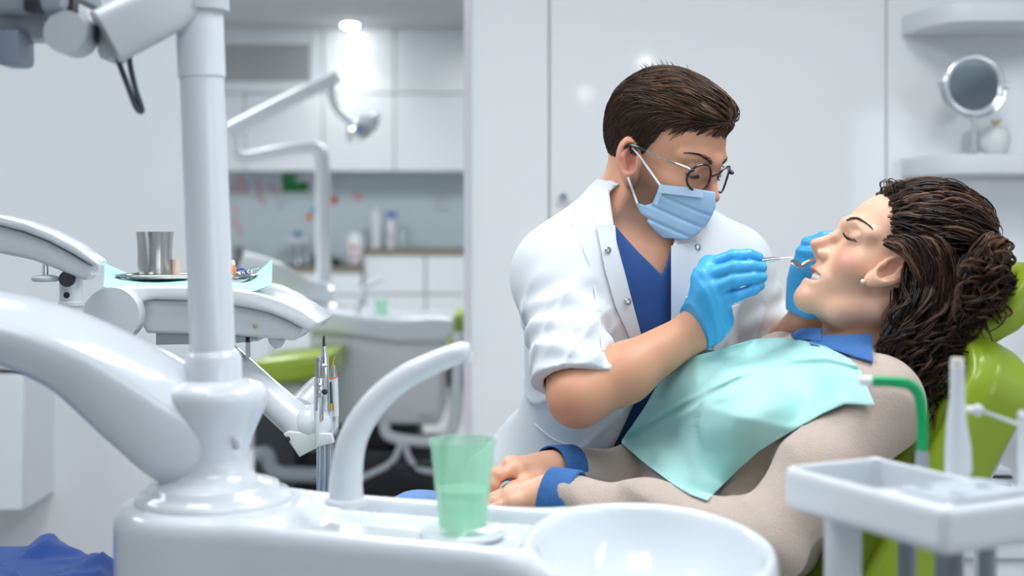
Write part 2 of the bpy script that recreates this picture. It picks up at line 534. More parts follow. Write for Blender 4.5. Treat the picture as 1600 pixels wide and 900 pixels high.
for q in (box((kx(300), KD, kz(145)), (kx(483), KD + .03, kz(128))), box((kx(300), KD, kz(70)), (kx(483), KD + .03, ROOM_H - .002))): g.add(q)
obj('frame', g, M_kdoor, v, smooth=False)
for k in range(9):
    z0 = kz(127 - k * 6.4)
    obj('slat', box((kx(300), KD + .005, z0), (kx(482), KD + .03, z0 + .019), .002, 1, rotm(.5, 0, 0)), M_vent, v, smooth=False)
# base units
base = [(300, 428, 424, KD - .1, 'low white base cabinet behind the lamp pole'), (429.5, 567, 424, KD - .1, 'low white base cabinet under the sink worktop'),
        (568.5, 664, 398, KD, 'white base cabinet right of the sink worktop'), (665.5, 760, 398, KD, 'white base cabinet beside the partition edge')]
for (a, b, t, y, lab) in base:
    c = empty('base_cabinet', (kx((a + b) / 2), y, .08), lab, 'cabinet', 'kitchen base cabinets')
    x0, x1 = kx(a), kx(b)
    zt = kz(t)
    obj('body', box((x0, y + .02, .08), (x1, KY, zt)), M_kdoor, c, smooth=False)
    obj('plinth', box((x0, y + .06, 0), (x1, KY - .05, .08)), M_grey, c, smooth=False)
    zs = kz(460)
    obj('drawer_front', box((x0 + .002, y, zs + .012), (x1 - .002, y + .018, zt - .004), .002, 1), M_kdoor, c)
    obj('door', box((x0 + .002, y, .09), (x1 - .002, y + .018, zs - .012), .002, 1), M_kdoor, c)
    obj('grip_groove', box((x0 + .002, y + .010, zs - .012), (x1 - .002, y + .019, zs + .012)), M_vent, c, smooth=False)
for (a, b, t, y, lab) in ((300, 567.7, 424, KD - .12, 'dark sink worktop on the low cabinets'), (568, 762, 398, KD - .02, 'dark raised worktop beside the partition edge')):
    w = empty('worktop', (kx((a + b) / 2), y, kz(t)), lab, 'worktop')
    obj('slab', box((kx(a), y + .012, kz(t)), (kx(b), KY, kz(t) + .04)), M_ctop, w, smooth=False)
    obj('edge_strip', box((kx(a), y, kz(t)), (kx(b), y + .012, kz(t) + .030)), M_cedge, w, smooth=False)
ZC1, ZC2 = kz(424) + .04, kz(398) + .04
# things on the worktops
def kpos(px, d=KD + .18): return (px - 800) / F_PX * d
def onk(px, left=True, d=KD + .18): return np.array([kpos(px, d), d, ZC1 if left else ZC2])
def kh(n): return n * .00425
t = empty('paper_towel_roll', onk(588, False), 'tall white paper towel roll on the raised worktop', 'paper roll')
c = onk(588, False)
obj('roll', lathe([(.02, .012), (kh(9), .012), (kh(9), .26), (.02, .26)], c, 24), M_white2, t)
obj('stand', lathe([(0, 0), (.05, 0), (.05, .012), (.01, .012), (.01, .28), (0, .28)], c, 16), M_chrome, t)
c = onk(611, False)
t = empty('spray_bottle', c, 'white spray bottle with blue trigger on the raised worktop', 'bottle')
obj('body', lathe([(0, 0), (kh(8), 0), (kh(8), .15), (.014, .19), (.012, .21), (0, .21)], c, 20), M_white2, t)
obj('trigger', box(c + [-.03, -.015, .205], c + [.035, .015, .245], .006), M_blue, t)
obj('label_patch', box(c + [-.015, -kh(8) - .002, .05], c + [.015, -kh(8) + .004, .12]), M_vent, t, smooth=False)
c = onk(630, False)
obj('glass_jar', lathe([(0, 0), (.03, 0), (.032, .01), (.032, .10), (.028, .11), (.028, .118), (0, .118)], c, 20), mat('pale_jar', (.62, .74, .76), .15, trans=.3), label='small pale jar right of the spray bottle on the worktop', cat='jar')
c = onk(555, True, KD + .12)
t = empty('detergent_tub', c, 'white tub with red print standing at the worktop step', 'tub')
obj('body', lathe([(0, 0), (.045, 0), (.055, .01), (.062, .17), (.052, .19), (0, .19)], c, 24), M_white2, t)
obj('lid', lathe([(0, .19), (.054, .19), (.05, .205), (.02, .215), (0, .215)], c, 24), M_white2, t)
obj('print', box(c + [-.02, -.062, .05], c + [.02, -.05, .075], .004), M_pink, t)
obj('print', box(c + [-.025, -.064, .11], c + [.022, -.05, .13], .004), M_red, t)
c = onk(371, True)
t = empty('steel_canister', c, 'dull steel canister on the sink worktop near the pole', 'canister')
obj('body', lathe([(0, 0), (.036, 0), (.036, .115), (.038, .12), (.034, .12), (.034, .01), (0, .01)], c, 24), M_steel, t)
c = onk(398, True)
obj('sponge_box', box(c + [-.07, -.04, 0], c + [.07, .04, .035], .006), M_blue, label='flat blue box on the sink worktop', cat='box')
for (px, w_, h_, lab, m_) in ((493, .035, .08, 'dark bottle beside the far lamp pole on the worktop', M_dark), (522, .045, .055, 'dark low jar right of the far lamp pole', M_dark), (515, .02, .13, 'green soap bottle right of the far lamp pole', mat('soap_green', (.2, .42, .25), .3))):
    c = onk(px, True, KD + (.02 if px != 515 else .2))
    obj('bottle', lathe([(0, 0), (w_, 0), (w_, h_ * .7), (w_ * .45, h_ * .85), (w_ * .45, h_), (0, h_)], c, 16), m_, label=lab, cat='bottle')
# tap with blue accent / small dispenser shelf and wall decorations
c = onk(466, True, KD + .25)
t = empty('lamp_stand', c, 'small white desk magnifier stand on the sink worktop', 'stand')
obj('pole', lathe([(0, 0), (.045, 0), (.045, .012), (.01, .02), (.01, .15), (0, .15)], c, 16), M_chrome, t)
obj('tray', box(c + [-.08, -.05, .15], c + [.08, .05, .185], .012), M_white2, t)
obj('cap', ellipsoid(c + [-.005, 0, .20], (.035, .03, .022)), mat('cyan_cap', (.03, .22, .45), .4), t)
def sticker(px, py, w_, h_, m_, lab, shape='heart'):
    c = np.array([(px - 800) / F_PX * KY, KY - .022, CAM_Z + (HZ - py) / F_PX * KY])
    w_, h_ = w_ * .0045 / 2, h_ * .0045 / 2
    if shape == 'heart':
        out = []
        for i in range(28):
            a = 2 * math.pi * i / 28
            out.append((c[0] + w_ * (math.sin(a) ** 3), c[2] + h_ * (13 * math.cos(a) - 5 * math.cos(2 * a) - 2 * math.cos(3 * a) - math.cos(4 * a)) / 17))
        geo = prism(out, c[1] - .003, c[1], 'y')
    else:
        g_ = G()
        for (x0, z0, x1, z1) in shape:
            p0 = c + [x0 * w_, -.001, z0 * h_]; p1 = c + [x1 * w_, -.001, z1 * h_]
            g_.add(tube(np.array([p0, (p0 + p1) / 2 + [.004, 0, .004], p1]), .011, 8))
        geo = g_
    return obj('wall_sticker', geo, m_, label=lab, cat='sticker', group='backsplash stickers')
sticker(523, 313, 13, 18, M_red, 'red balloon shaped sticker on the backsplash')
sticker(560, 308, 17, 17, M_pink, 'pink heart sticker on the backsplash, right of the red one')
sticker(376, 288, 26, 22, M_pink, 'pink crown-like sticker on the backsplash near the pole', [(-1, -1, 1, -1), (-.8, -.6, 0, 1), (0, 1, .8, -.6)])
sticker(418, 300, 30, 44, M_pink, 'large pink figure sticker left of the green picture', [(-1, 1, -.8, -.4), (-.8, -.4, -.2, -1), (0, .3, .9, .2), (.9, .2, .8, -.2)])
sticker(370, 345, 18, 44, M_pink, 'pink ribbon sticker low on the backsplash near the pole', [(-.2, 1, .2, .5), (-.6, .2, .4, -.4), (.4, -.4, .8, -1)])
sticker(440, 320, 14, 16, M_lgrey, 'grey butterfly sticker below the green picture', [(-1, -1, 0, 0), (0, 0, 1, .8)])
sticker(690, 316, 26, 26, M_lgrey, 'grey print on the backsplash close to the partition', [(-1, .8, 1, .8), (-1, 0, .6, 0), (-1, -.8, 1, -.8)])
p = empty('green_picture', (kpos(462, KY), KY - .025, CAM_Z + (HZ - 300) / F_PX * KY), 'square green leaf picture on the backsplash', 'picture')
c = ORG[p.name]
obj('card', box(c + [-.09, 0, 0], c + [.09, .004, .125]), mat('leaf_green', (.02, .24, .06), .5, noise=.5, nscale=30), p, smooth=False)
for k in range(7):
    a = -1.1 + .37 * k
    obj('leaf', ellipsoid(c + [.035 * math.sin(a) + .01, -.003, .06 + .035 * math.cos(a)], (.012, .003, .034), 12, 6, rotm(0, a, 0)), mat('leaf_bright', (.05, .42, .12), .45), p)
for (px, py, col, lab) in ((484, 339, (.75, .22, .02), 'orange bird sticker beside the far lamp pole'), (492, 329, (.05, .4, .65), 'small blue sticker beside the far lamp pole')):
    c = np.array([kpos(px, KY), KY - .026, CAM_Z + (HZ - py) / F_PX * KY])
    obj('wall_sticker', ellipsoid(c, (.028, .005, .02), 16, 8, rotm(0, .6, 0)), mat('sticker_tint', col, .5), label=lab, cat='sticker', group='backsplash stickers')

# ================================================================== wall cabinet, left
c0 = LY
ya, yb = 3.39, LY
def lx(px, d): return (px - 800) / F_PX * d
def lz(py, d): return CAM_Z + (HZ - py) / F_PX * d
cb = empty('wall_cabinet', (lx(-100, ya), ya, lz(797, ya)), 'white wall hung cabinet at the left edge of the picture', 'cabinet')
x1 = lx(37, ya)
obj('body', box((lx(-330, ya), ya + .02, lz(795, ya)), (x1, yb, lz(577, ya))), M_white2, cb, smooth=False)
obj('door', box((lx(-330, ya), ya, lz(797, ya)), (x1 - .003, ya + .018, lz(584, ya)), .002, 1), M_kdoor, cb)
obj('top_panel', box((lx(-330, ya), ya - .005, lz(577, ya)), (x1 + .003, yb, lz(569, ya)), .002, 1), mat('taupe_edge', (.62, .6, .58), .5), cb)
obj('grip_groove', box((lx(-330, ya), ya + .008, lz(584, ya)), (x1 - .003, ya + .02, lz(578, ya))), M_dark, cb, smooth=False)

# ================================================================== shelves at right with make-up mirror and apple
for (py, lab) in ((272, 'white wall shelf with rounded end holding the round mirror'), (34, 'white wall shelf with rounded end at the top right')):
    y0, y1 = FY - .24, FY
    zb = lz(py, y0); h_ = .052
    xa, xb = lx(1490, y0), 2.6
    out = [(xb, y0), (xb, y1), (xa - .06, y1)]
    for i in range(9):
        a = math.pi / 2 * i / 8
        out.append((xa - .06 + .1 * (1 - math.cos(a)) - .0, y1 - .0 - (y1 - y0) * math.sin(a)))
    obj('wall_shelf', prism(out, zb, zb + h_, 'z', .006), M_white2, label=lab, cat='shelf', group='floating wall shelves')
ZS = lz(272, FY - .24) + .052
md = FY - .16
mc = np.array([lx(1521, md), md, lz(133, md)])
m = empty('makeup_mirror', (mc[0], mc[1], ZS), 'round chrome make-up mirror standing on the lower wall shelf', 'mirror')
rr = 40 / F_PX * md
obj('glass', lathe([(0, -.006), (rr, -.006), (rr, .004), (0, .004)], mc, 48, (.05, -1, .05)), M_mirror, m)
a = np.linspace(0, 2 * math.pi, 49)
ring = mc + np.stack([(rr + .006) * np.cos(a), -.05 * np.cos(a) * 0, (rr + .006) * np.sin(a)], 1)
obj('rim', tube(ring, .0095, 10, caps=False), M_lgrey if False else mat('clear_chrome_rim', (.75, .79, .83), .15, .7), m)
a = np.linspace(math.pi * 1.0, math.pi * 2.0, 33)
obj('yoke', tube(mc + np.stack([(rr + .018) * np.cos(a), 0 * a, (rr + .018) * np.sin(a)], 1), .004, 8), M_chrome, m)
for s in (-1, 1): obj('pivot', lathe([(0, -.012), (.007, -.012), (.007, .012), (0, .012)], mc + [s * (rr + .015), 0, 0], 12, (1, 0, 0)), M_chrome, m)
obj('stem', tube([(mc[0], mc[1], ZS + .006), (mc[0], mc[1], mc[2] - rr - .015)], .0065, 16), M_chrome, m)
obj('foot', lathe([(0, 0), (.045, 0), (.045, .004), (.01, .008), (0, .008)], (mc[0], mc[1], ZS), 32), M_chrome, m)
ac = np.array([lx(1555, FY - .075), FY - .075, ZS])
m = empty('ceramic_apple', ac, 'white ceramic apple with gold stem beside the round mirror', 'ornament')
ar = .0385
obj('body', lathe([(0, .004), (.016, 0), (.026, .006), (ar, .035), (ar * 1.03, .055), (ar * .82, .076), (.016, .084), (.006, .078), (0, .076)], ac, 28), M_ceramic, m)
obj('stem', tube(smooth_path([ac + [0, 0, .076], ac + [-.003, 0, .09], ac + [-.010, 0, .100]]), .003, 8), M_gold, m)
obj('leaf', ellipsoid(ac + [.006, -.002, .094], (.013, .005, .004), 12, 6, rotm(0, -.5, 0)), M_gold, m)
# ================================================================== foreground dental unit
PC = np.array([-.342, 1.47]); BC = np.array([.135, 1.27])
unit = empty('dental_unit', (-.1, 1.4, 0), 'white moulded dental unit with spittoon bowl, pedestal and tall pole in the foreground', 'dental unit')
def unit_plan(P):
    q = P[:, :2]
    d1 = np.linalg.norm(q - PC.astype(np.float32), axis=1) - .106
    a = PC.astype(np.float32); ba = np.array([.10, 1.31], np.float32) - a
    h = np.clip((q - a) @ ba / float(ba @ ba), 0, 1)
    d2 = np.linalg.norm(q - a - h[:, None] * ba, axis=1) - .100
    r = np.array([.126, .188], np.float32); e = q - BC.astype(np.float32)
    k0 = np.linalg.norm(e / r, axis=1); k1 = np.linalg.norm(e / r ** 2, axis=1)
    d3 = k0 * (k0 - 1) / np.maximum(k1, 1e-6)
    return smin(smin(d1, d2, .03), d3, .05), d3
def unit_sdf(P):
    d2, d3 = unit_plan(P)
    z = P[:, 2]
    top = .788 + .004 * np.clip((P[:, 0] - .0) / .1, 0, 1)
    d = smax(d2, z - top, .022)
    d = np.maximum(d, .22 - z)
    rec = smax(np.maximum(d2 + .022, .768 - z), .115 - np.linalg.norm(P[:, :2] - PC.astype(np.float32), axis=1), .03)
    rec = smax(rec, -(d3 - .002), .01)
    d = smax(d, -rec, .014)
    bowl = s_ell(P, (BC[0], BC[1], .81), (.112, .172, .15))
    return smax(d, -bowl, .012)
obj('basin_body', sdf_mesh(unit_sdf, (-.50, 1.02, .20), (.32, 1.62, .83), .004), M_gloss_unit, unit, angle=180)
obj('foot', box((-.30, 1.28, 0), (.10, 1.50, .23), .03), M_lgrey, unit)
obj('drain', lathe([(0, 0), (.022, 0), (.024, .004), (.018, .006), (.004, .005), (0, .005)], (BC[0], BC[1], .661), 24), M_chrome, unit)
obj('pedestal', lathe([(0, .78), (.089, .782), (.0895, .79), (.085, .797), (.074, .800), (.0735, .806), (.062, .809), (.048, .814), (.0405, .823), (.0388, .838), (.041, .852), (.046, .866), (.052, .879), (.058, .893), (.0615, .904), (.061, .913), (.055, .920), (.036, .926), (0, .926)], (PC[0], PC[1], 0), 48), M_gloss_unit, unit, angle=180)
# sweeping support arm
ap = smooth_path([W(335, 690, 1.47), W(285, 668, 1.46), W(210, 616, 1.44), W(110, 552, 1.41), W(0, 513, 1.38), W(-130, 492, 1.35), W(-330, 488, 1.33)], 8)
sec = np.array([(-.30, -1), (-.72, -.55), (-1.0, .05), (-.92, .30), (.0, .93), (.3, 1.0), (.85, .98), (1, .7), (1, -.7), (.85, -1)])
sec = np.concatenate([np.array([sec[i] * .5 + sec[i - 1] * .5, sec[i] * .85 + sec[(i + 1) % len(sec)] * .075 + sec[i - 1] * .075]) for i in range(len(sec))])
hh = np.array([.068, .066, .058, .044, .037, .034, .034]); ww = np.array([.040, .044, .047, .048, .048, .047, .047])
obj('support_arm', tube(ap, np.stack([ww, hh], 1), section=sec), M_gloss_unit, unit, angle=60)
# pole: collars and shaft, tilted very slightly as in the photograph
pb = np.array([PC[0], PC[1], .915]); pt = W(304, -160, 1.47)
ax = (pt - pb) / np.linalg.norm(pt - pb)
def pole_at(z): return pb + ax * ((z - pb[2]) / ax[2])
obj('pole_collar', lathe([(.026, 0), (.0325, 0), (.0325, .034), (.030, .04), (.024, .044)], pole_at(.916), 36, tuple(ax)), M_gloss_unit, unit)
obj('pole', lathe([(.0258, 0), (.0252, .35)], pole_at(.94), 36, tuple(ax)), M_gloss_unit, unit)
obj('pole_sleeve', lathe([(.025, 0), (.0272, .002), (.0272, .3), (.025, .30)], pole_at(1.27), 36, tuple(ax)), M_gloss_unit, unit)
obj('screw_cap', ellipsoid(W(369, 694, 1.432), (.005, .003, .007)), M_lgrey, unit)
# spout
sp = smooth_path([W(541, 786, 1.42), W(541, 745, 1.42), W(550, 690, 1.42), W(577, 640, 1.42), W(622, 597, 1.42), W(680, 566, 1.42), W(722, 550, 1.42), W(735, 548, 1.42)], 8)
spout = obj('water_spout', tube(sp, [.0195, .0185, .0165, .0150, .0140, .0130, .0118, .007], 20), M_gloss_unit, unit, angle=180)
obj('nozzle', tube([W(728, 551, 1.42), W(729, 566, 1.42)], [.009, .008], 16), M_gloss_unit, spout)
obj('spout_ring', lathe([(.0195, 0), (.023, .001), (.023, .006), (.0195, .008)], W(541, 788, 1.42), 28), M_white2, spout)

# cup
cc = np.array([(723 - 800) / F_PX * 1.37, 1.37, .7745])
obj('cup_saucer', lathe([(0, 0), (.042, 0), (.046, .003), (.046, .007), (.04, .006), (.03, .004), (0, .004)], cc - [0, 0, .006], 40), M_gloss_unit, unit)
cup = empty('drinking_cup', cc, 'translucent green plastic cup of water standing beside the spittoon', 'cup')
obj('wall', lathe([(0, 0), (.0245, 0), (.0258, .003), (.031, .055), (.0345, .090), (.0365, .0955), (.0365, .098), (.0350, .098), (.0335, .0905), (.030, .055), (.0245, .005), (0, .004)], cc, 48), M_cupgreen, cup, angle=60)
obj('water', lathe([(0, .0052), (.0238, .0055), (.0283, .046), (0, .046)], cc, 40), mat('water_in_cup', (.74, .97, .83), .05, trans=.4, ior=1.33, alpha=.5), cup)

# ================================================================== equipment arm at the top left
ta = empty('equipment_boom', pole_at(1.30), 'grey jointed equipment arm with hanging cable at the top left', 'arm')  # its greys hold the shade of the undersides
d_ = 1.44
beam = smooth_path([pole_at(1.375) + [-.005, 0, 0], W(240, 20, d_), W(165, 58, d_ - .02)], 6)
obj('arm_beam', tube(beam, np.array([[.03, .028], [.03, .03], [.03, .031]]), section=sq_section(24, 5)), M_lgrey, ta)
obj('pole_clamp', lathe([(.027, 0), (.034, .002), (.034, .05), (.027, .052)], pole_at(1.345), 32, tuple(ax)), M_lgrey, ta)
obj('joint_block', box(W(148, 93, d_ - .01), W(205, 30, d_ + .05), .01), M_lgrey, ta)
obj('joint_disc', lathe([(0, -.02), (.021, -.02), (.0235, -.012), (.0235, .03), (0, .03)], W(116, 56, d_ - .01), 36, (0, -1, 0)), M_lgrey, ta)
obj('joint_plate', box(W(85, 55, d_ - .015), W(147, 14, d_ + .03), .006), M_lgrey, ta)
obj('crossbar', box(W(-160, 62, d_), W(92, 20, d_ + .04), .008), M_lgrey, ta)
obj('upper_housing', box(W(-160, 16, d_ - .05), W(162, -90, d_ + .09), .01), M_grey, ta)
obj('dark_seam', box(W(-160, 20, d_ - .03), W(160, 15, d_ + .07)), M_dark, ta, smooth=False)  # dark sheet painting the shade under the housing
obj('latch', box(W(35, 18, d_ - .055), W(74, -6, d_ - .03), .004), M_dark, ta)
obj('sensor_box', box(W(-14, 100, d_ - .03), W(57, 53, d_ + .02), .007), mat('slate_plastic', (.24, .28, .37), .4), ta)
obj('sensor_bracket', box(W(6, 56, d_ - .01), W(36, 44, d_ + .02), .003), M_lgrey, ta)
cb1 = smooth_path([W(203, 78, d_), W(203, 100, d_), W(212, 140, d_), W(222, 172, d_), W(213, 168, d_), W(198, 130, d_), W(186, 98, d_), W(184, 88, d_)], 6)
obj('cable', tube(cb1, .0032, 8), mat('dark_cable', (.05, .055, .09), .4), ta)
obj('bracket_clip', box(W(150, 40, d_ - .02), W(157, 70, d_ + .0), .002), M_dark, ta)

# ================================================================== bracket tray at the left edge
d_ = 1.84
bt = empty('bracket_tray', W(-60, 560, 1.92), 'white curved instrument tray with a round knob at the left edge', 'instrument tray')
def px_out(pts, d): return [((x - 800) / F_PX * d, CAM_Z + (HZ - y) / F_PX * d) for (x, y) in pts]
obj('tray_top', prism(px_out([(-160, 329), (-60, 331), (0, 337), (40, 347), (80, 363), (118, 383), (150, 407), (152, 413), (145, 416), (112, 396), (76, 377), (38, 362), (0, 352), (-60, 346), (-160, 344)], d_), d_, d_ + .05, 'y', .004), M_gloss_unit, bt)
obj('tray_body', prism(px_out([(-160, 345), (-60, 347), (0, 353), (38, 363), (76, 378), (112, 397), (142, 416), (143, 430), (133, 438), (118, 434), (90, 421), (50, 406), (0, 396), (-60, 392), (-160, 390)], d_ + .01), d_ + .006, d_ + .048, 'y', .006), M_white, bt)
kc = W(71, 441, d_ + .025)
obj('knob', lathe([(0, 0), (.017, .001), (.0195, .004), (.0195, .007), (.015, .0095), (.006, .011), (0, .011)], kc, 28), M_white2, bt)
obj('knob_stem', lathe([(.0045, .010), (.0045, .026)], kc, 16), M_chrome, bt)
po = obj('post', tube([W(111, 430, d_ + .026), W(112, 530, d_ + .026)], .0165, 24), M_white, bt)
obj('post_hole', lathe([(0, 0), (.0045, 0), (.0045, .003), (0, .003)], W(105, 461, d_ + .0115), 16, (0, -1, 0)), M_dark, po)
obj('socket', lathe([(0, 0), (.012, 0), (.012, .004), (0, .004)], W(106, 436, d_ + .010), 16, (0, -1, .3)), M_dark, po)
obj('post_ring', lathe([(.0165, 0), (.019, .001), (.019, .006), (.0165, .007)], W(112, 478, d_ + .026), 24), M_white, po)
obj('swing_arm', tube(smooth_path([W(112, 528, d_ + .026), W(60, 532, d_ + .05), W(-120, 532, d_ + .08), W(-400, 545, d_ + .08), W(-420, 700, d_ + .08), W(-420, 1500, d_ + .08)], 6), .02, 16), M_white, bt)

# ================================================================== delivery unit with the instruments
d_ = 1.90
du = empty('delivery_unit', W(320, 1500, 2.0), 'white instrument delivery unit behind the pole with round left end', 'delivery unit')
def pw(pts, d=d_): return px_out(pts, d)
def arc_px(cx, cy, r, a0, a1, n): return [(cx + r * math.cos(math.radians(a)), cy - r * math.sin(math.radians(a))) for a in np.linspace(a0, a1, n)]
obj('top_slab', prism(pw(arc_px(184, 491, 43, 180, 92, 8) + [(230, 447), (300, 447), (355, 450), (400, 456), (440, 468), (470, 482), (495, 500), (497, 505), (487, 517), (478, 516), (445, 499), (420, 489), (385, 481), (355, 476), (300, 470), (240, 468)] + [(225, 470)] + [(196, 500), (160, 520), (146, 505)]), d_, d_ + .15, 'y', .005), M_white, du)
obj('end_cap', lathe([(0, -.006), (.0395, -.006), (.0412, -.002), (.0412, .03), (0, .03)], W(183.5, 491, d_ - .001), 48, (0, -1, 0)), M_lgrey if False else M_white, du)
obj('lower_body', prism(pw([(215, 468), (300, 470), (355, 476), (385, 481), (420, 489), (445, 499), (472, 513), (470, 522), (458, 533), (440, 531), (355, 524), (228, 521), (215, 500)], d_ + .012), d_ + .014, d_ + .13, 'y', .006), M_white, du)
obj('rear_slab', prism(pw([(395, 440), (430, 447), (462, 462), (492, 484), (484, 494), (455, 478), (420, 465), (395, 460)], d_ + .16), d_ + .152, d_ + .22, 'y', .004), M_white, du)
obj('underside', prism(pw([(240, 521), (355, 524), (400, 528), (400, 534), (360, 538), (240, 540)], d_ + .04), d_ + .05, d_ + .12, 'y', .004), M_lgrey, du)
obj('screw_cover', ellipsoid(W(399, 509, d_ + .012), (.0035, .002, .003)), mat('tan_cap', (.6, .45, .3), .5), du)
for (a, b, y0, y1, m_) in ((383, 397, 524, 535, M_dark), (385, 390, 533, 560, M_lgrey), (378, 384, 523, 530, M_white2)):
    obj('socket', box(W(a, y1, d_ + .05), W(b, y0, d_ + .08), .001), m_, du)
obj('lever', prism(pw([(418, 528), (445, 531), (436, 544), (430, 546), (420, 536)], d_ + .06), d_ + .06, d_ + .08, 'y', .002), M_white, du)
obj('column', tube([W(335, 536, d_ + .13), W(335, 1420, d_ + .13)], .022, 20), M_white, du)
obj('column_base', lathe([(0, 0), (.10, 0), (.10, .02), (.05, .04), (.022, .045)], np.array([*W(335, 700, d_ + .13)[:2], 0]), 32), M_white, du)
obj('instrument_arm', tube(smooth_path([W(350, 552, d_ + .10), W(372, 572, d_ + .08), W(430, 628, d_ + .03), W(478, 668, d_), W(497, 676, d_)], 8), [.021, .022, .025, .027, .024], 20), M_white, du, angle=180)
obj('elbow', ellipsoid(W(486, 664, d_), (.030, .03, .030)), M_white, du)
obj('rear_cylinder', tube([W(466, 648, d_ + .02), W(500, 612, d_ + .16)], .026, 24), M_white, du)
obj('pivot_plate', prism(pw([(445, 676), (452, 672), (520, 676), (523, 690), (498, 697), (470, 712)], d_ - .015), d_ - .028, d_ - .012, 'y', .002), M_white, du)
obj('pivot_screw', lathe([(0, 0), (.004, 0), (.004, .003), (.002, .004), (0, .004)], W(449.5, 686, d_ - .028), 16, (0, -1, 0)), M_dark, du)
for k in range(5):
    x = 497 + k * 6.2; y = 640 - k * 6
    obj('hanger_fin', prism(pw([(x, y), (x + 5, y - 4), (x + 5.5, y + 52), (x, y + 57)], d_ - .01 + k * .012), d_ - .034 + k * .014, d_ - .004 + k * .014, 'y', .001), M_white, du)
# the handpieces
h1 = empty('air_syringe', W(500, 640, d_), 'steel air-water syringe standing first in the instrument holder', 'handpiece')
p0, p1 = W(498, 655, d_ - .02), W(499.5, 590, d_ - .02)
obj('body', tube([p0, W(499, 600, d_ - .02), p1], [.0075, .0085, .007], 16), M_chrome, h1)
obj('button_block', box(W(493, 622, d_ - .035), W(507, 597, d_ - .012), .004), M_chrome, h1)
obj('button', lathe([(0, 0), (.0042, 0), (.0042, .003), (0, .004)], W(507, 612, d_ - .033), 14, (.3, -1, 0)), M_dark, h1)
obj('neck', tube([W(498, 598, d_ - .02), W(498, 566, d_ - .02), W(500, 558, d_ - .02)], [.005, .0055, .004], 12), M_steel, h1)
obj('head', box(W(495, 566, d_ - .028), W(502, 556, d_ - .014), .002), M_grey, h1)
h2 = empty('drill_handpiece', W(507, 640, d_), 'slim steel drill handpiece with the highest pointed tip', 'handpiece')
obj('body', tube([W(509, 640, d_), W(508, 600, d_), W(507, 560, d_), W(506, 548, d_), W(506, 541, d_)], [.0065, .0065, .006, .0042, .0032], 16), M_chrome, h2)
obj('tip', tube([W(506, 543, d_), W(506, 527, d_), W(506.5, 524, d_)], [.0022, .0018, .0005], 10), M_dark, h2)
obj('side_port', lathe([(0, 0), (.003, 0), (.003, .008), (0, .008)], W(509, 571, d_ - .004), 12, (-.8, -.6, 0)), M_chrome, h2)
h3 = empty('gold_tip_scaler', W(521, 640, d_), 'white scaler handpiece with steel collar and thin gold tip', 'handpiece')
obj('body', tube([W(523, 650, d_ + .02), W(521.5, 590, d_ + .02)], [.0065, .0062], 16), M_white, h3)
obj('collar', tube([W(521, 592, d_ + .02), W(521, 584, d_ + .02), W(520.5, 571, d_ + .02)], [.0062, .0055, .003], 16), M_steel, h3)
obj('ring', tube([W(521, 591, d_ + .02), W(521, 588.5, d_ + .02)], .0066, 16), M_orange, h3)
obj('tip', tube(smooth_path([W(520.5, 572, d_ + .02), W(521, 563, d_ + .02), W(523, 557, d_ + .02)], 4), [.0016, .0012, .001], 8), M_gold, h3)
h4 = empty('curing_light', W(517, 640, d_), 'dark slim handpiece with yellow foot between steel drill and scaler', 'handpiece')
obj('body', tube([W(517, 640, d_ + .01), W(516, 597, d_ + .01)], [.0035, .002], 10), mat('bottle_green', (.02, .08, .05), .4), h4)
obj('foot', tube([W(517.5, 640, d_ + .01), W(517, 630, d_ + .01)], [.0045, .004], 10), M_gold, h4)
for (x, q) in ((499, 'leftmost steel instrument tube hanging under the holder'), (507, 'middle steel instrument tube hanging under the holder'), (516, 'rightmost steel instrument tube hanging under the holder')):
    obj('instrument_tube', tube([W(x, 688, d_ - .005), W(x, 900, d_ + .0)], .0042, 12), M_chrome, label=q, cat='tube', group='instrument tubes')
# paper, tray and contents
M_paper = mat('mint_paper', (.42, .80, .76), .7, bump=.12, bscale=500)
dp = d_ + .02
gx = np.linspace(0, 1, 34); gy = np.linspace(0, 1, 14)
grid = np.zeros((34, 14, 3))
for i, u in enumerate(gx):
    for j, v in enumerate(gy):
        px = 163 + u * 262; base = W(px, 447 + (0 if px < 355 else (px - 355) ** 2 * .0028), d_ + .006 + v * .14)
        z = W(300, 444.5, d_)[2] if px < 352 else base[2] + .001
        lift = 0
        if u < .22: lift = .024 * (1 - u / .22) ** 1.2 * (v ** 1.5)
        if u > .80: lift = .052 * ((u - .80) / .2) ** 1.4 * (.35 + .65 * v)
        lift += .003 * math.sin(9 * u + 2) * (1 - v) + .0035
        grid[i, j] = (base[0], base[1], z + lift)
        if v < .08: grid[i, j, 2] -= .010 + .004 * math.sin(u * 17)
        if v < .08: grid[i, j, 1] -= .004
obj('paper_towel', sheet(grid, .0012), M_paper, label='crumpled mint paper towel spread over the delivery unit', cat='paper')
tz = W(300, 429, d_ + .1)[2]
tr = empty('steel_tray', W(294, 430, d_ + .085), 'flat steel instrument tray lying on the mint paper', 'tray')
tc = ORG[tr.name]
def rrect(cx, cy, hx, hy, r, n=6):
    out = []
    for (sx, sy, a0) in ((1, 1, 0), (-1, 1, 90), (-1, -1, 180), (1, -1, 270)):
        for a in np.linspace(a0, a0 + 90, n): out.append((cx + sx * (hx - r) + r * math.cos(math.radians(a)), cy + sy * (hy - r) + r * math.sin(math.radians(a))))
    return out
hx = 100 / F_PX * (d_ + .1)
obj('dish', prism(rrect(tc[0], tc[1], hx * .93, .045, .025), tz - .006, tz - .002, 'z', .002), M_steel, tr)
ring = np.array([(x, y, tz) for (x, y) in rrect(tc[0], tc[1], hx, .052, .03)]); ring = np.vstack([ring, ring[:1]])
obj('rim', tube(ring, np.array([[.006, .0022], [.006, .0022]]), 10, caps=False), M_steel, tr)
